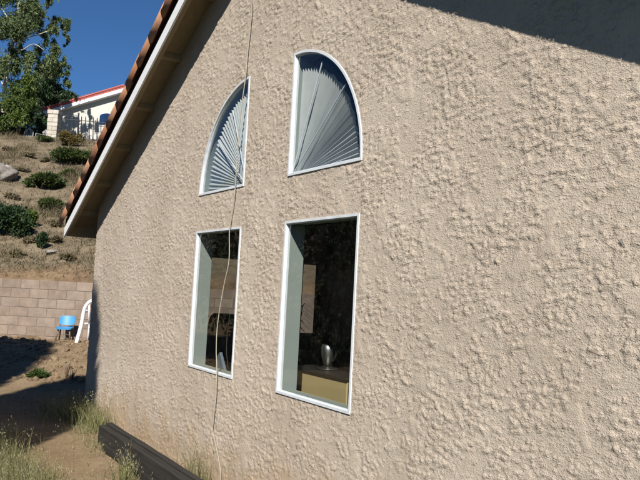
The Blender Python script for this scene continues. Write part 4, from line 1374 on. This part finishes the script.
# dry grass over the hillside
hr = np.random.default_rng(61)
n = 70000
dh = 15.75 + 25 * hr.random(n) ** 1.25; lh = hr.uniform(-0.62, -0.30, n) * dh
hx, hy = xy(dh, lh)
k = (fbm(hx * 0.8, hy * 0.8, 4) + 0.25 * (dh > 15.9) - 0.1) > hr.random(n) * 0.75 + 0.15
hx, hy = hx[k], hy[k]
hzv = ground_h(hx, hy) - 0.02
V, F_, T = blades(np.stack([hx, hy, hzv], 1), hr.uniform(0.05, 0.22, len(hx)) * (0.6 + 2.2 * sstep(0.5, 0.75, fbm(hx * 0.6 + 9, hy * 0.6, 3))), hr.uniform(0.010, 0.028, len(hx)), 1.2, 62)
ho = fobj('hillside_grass', V, F_, M['straw'], None, False, T)
tag(ho, 'dry straw coloured grass covering the hillside', 'grass', kind='stuff')

# green weed in the dirt
def weed(px, py, rad, n, label, seed, name='weed_plant'):
    p = hit(px, py)
    root = empty(name, (p[0], p[1], float(ground_h(p[0], p[1])))); tag(root, label, 'plant')
    r = np.random.default_rng(seed)
    P_, Nn = blob_points(n, (rad, rad, rad * 0.62), 0.4, 2, 0.3, seed)
    P_[:, 2] = np.abs(P_[:, 2])
    V_, F2 = leaf_quads(P_ + np.array(root.location), Nn + np.array([0, 0, .6]), 0.075, 2.6)
    fobj('leaves', V_, F2, M['weed'], root, False, np.clip(r.normal(.5, .25, len(F2)), 0, 1))
    mb = MB()
    for i in range(7):
        a = r.uniform(0, 6.28)
        mb.tube([tuple(root.location), tuple(Vector(root.location) + Vector((math.cos(a) * rad * .6, math.sin(a) * rad * .6, rad * .45)))], [.007, .003], 5)
    mb.build('stem', M['weed'], root)
weed(38, 377.5, 0.17, 620, 'small green weed on the lit dirt between two shadows', 3)
# dry stalks standing at the corner
sk = np.random.default_rng(8)
for (px, py, h_, lb) in ((66, 379, 0.36, 'taller dry brown weed stalk in the dirt left of the wall corner'), (72, 380, 0.24, 'shorter dry brown weed stalk in the dirt left of the wall corner')):
    p = hit(px, py)
    mb = MB()
    b0 = Vector((p[0], p[1], float(ground_h(p[0], p[1])) - .02))
    for i in range(9):
        a = sk.uniform(0, 6.28); q = sk.uniform(0.02, 0.09)
        mb.tube([tuple(b0), tuple(b0 + Vector((q * .4 * math.cos(a), q * .4 * math.sin(a), h_ * .5 * sk.uniform(.5, 1.1)))), tuple(b0 + Vector((q * math.cos(a), q * math.sin(a), h_ * sk.uniform(.55, 1.1))))], [.008, .006, .002], 5)
    o = mb.build('dry_weed', M['bark']); tag(o, lb, 'weed')

# loose clods of soil
cr_ = np.random.default_rng(31)
ico_v = np.array([(0, 0, 1), (.894, 0, .447), (.276, .851, .447), (-.724, .526, .447), (-.724, -.526, .447), (.276, -.851, .447), (.724, .526, -.447), (-.276, .851, -.447), (-.894, 0, -.447), (-.276, -.851, -.447), (.724, -.526, -.447), (0, 0, -1)])
ico_f = np.array([(0, 1, 2), (0, 2, 3), (0, 3, 4), (0, 4, 5), (0, 5, 1), (1, 6, 2), (2, 7, 3), (3, 8, 4), (4, 9, 5), (5, 10, 1), (6, 7, 2), (7, 8, 3), (8, 9, 4), (9, 10, 5), (10, 6, 1), (11, 7, 6), (11, 8, 7), (11, 9, 8), (11, 10, 9), (11, 6, 10)])
Vs = []; Fs = []; off = 0
for i in range(1500):
    if i < 1000:
        d_ = cr_.uniform(11.2, 15.0); l_ = cr_.uniform(-0.47, -0.28) * d_; sz = 0.016 + 0.05 * cr_.random() ** 4
    else:
        d_ = cr_.uniform(5.2, 11.5); l_ = cr_.uniform(-0.47, -0.22) * d_; sz = 0.005 + 0.014 * cr_.random() ** 3
    x, y = xy(d_, l_)
    if y > -0.05 and x > -9.5: continue
    z = float(ground_h(x, y))
    V_ = ico_v * cr_.uniform(0.65, 1.25, (12, 1)) * sz * np.array([1, 1, .75]) + np.array([x, y, z + sz * .2])
    Vs.append(V_); Fs.append(ico_f + off); off += 12
co = fobj('soil_clods', np.concatenate(Vs), np.concatenate(Fs), M['clod'])
tag(co, 'loose clods of dry soil scattered over the dirt', 'soil', kind='stuff')

# ------------------------------------------------------------------ two cypresses beside the photographer; only their shadows are in view
nrm = np.array([math.cos(SUN_AZ), math.sin(SUN_AZ)])     # across the sun's ground direction
tow = np.array([math.sin(SUN_AZ), -math.cos(SUN_AZ)])    # towards the sun
def cypress(off, q, height, rad, label, seed):
    p = nrm * off + tow * q
    root = empty('cypress_tree', (p[0], p[1], 0)); tag(root, label, 'tree', 'cypresses beside the house')
    MB().tube([(p[0], p[1], -0.1), (p[0], p[1], height * 0.5), (p[0], p[1], height * .9)], [0.16, 0.10, 0.03], 8).build('trunk', M['bark'], root)
    n_ = 26
    prof = []
    for i in range(n_ + 1):
        t = i / n_
        prof.append((max(0.0, rad * 0.93 * (min(1, t * 9 + .35)) * (1 if t < .82 else math.sqrt(max(0, 1 - ((t - .82) / .18) ** 2)))), 0.15 + t * (height - .2)))
    MB().lathe(prof, (p[0], p[1], 0), 18).build('inner_crown', plain('cypress_inner_%d' % seed, (0.02, 0.04, 0.015), .9), root, True)
    r = np.random.default_rng(seed)
    m_ = 9000
    t = r.random(m_); w_ = r.uniform(0, 6.28, m_)
    zz = 0.15 + t * (height - .1)
    rr = np.interp(zz, [q_[1] for q_ in prof], [q_[0] for q_ in prof]) * r.uniform(.92, 1.08, m_)
    C = np.stack([p[0] + rr * np.cos(w_), p[1] + rr * np.sin(w_), zz], 1)
    V_, F2 = leaf_quads(C, np.tile([[0, 0, 1.0]], (m_, 1)) + np.stack([np.cos(w_), np.sin(w_), 0 * w_], 1) * .4, 0.16, 2.4)
    fobj('crown', V_, F2, M['leaf_dark'], root, False, np.clip(r.normal(.5, .2, m_), 0, 1))
cypress(-6.02, 1.0, 9.25, 0.90, 'dense cypress beside the photographer, nearer to the house', 41)
cypress(-8.55, 1.0, 11.6, 1.35, 'dense cypress beside the photographer, farther from the house', 42)

# dense trees added out of view so that the panes mirror something dark
for i, (x, y, h_) in enumerate(((-14.2, -4.6, 4.6), (-13.9, -6.6, 5.0), (-13.6, -8.6, 4.7), (-13.2, -10.6, 5.1), (-12.8, -12.7, 4.8))):
    g0 = float(ground_h(x, y)) - 0.05
    rt2 = np.random.default_rng(300 + i)
    cl_ = []
    for j in range(12):
        q = np.array([rt2.uniform(-.7, .7), rt2.uniform(-.9, .9), rt2.uniform(0.5, h_ - .8)]); rr = rt2.uniform(.65, 1.0)
        cl_.append((q, (rr, rr * 1.1, rr), 1.0))
    where = ('first', 'second', 'third', 'fourth', 'fifth')[i]
    t_ = big_tree('reflection_tree', np.array([x, y, g0]), [[(0, 0, 0), (0, 0, h_ * .3), (.05, 0, h_ * .6), (0, .05, h_ * .85)], [(0, 0, h_ * .3), (.4, .4, h_ * .5), (.6, .7, h_ * .65)]], cl_, M['leaf_dark'], M['bark'], 'dense dark tree added out of view on the left to darken pane reflections, %s from the block wall' % where, 0.13, 400 + i, 2200, trunk_r=0.10)
    t_['group'] = 'unseen trees added to darken the pane reflections'
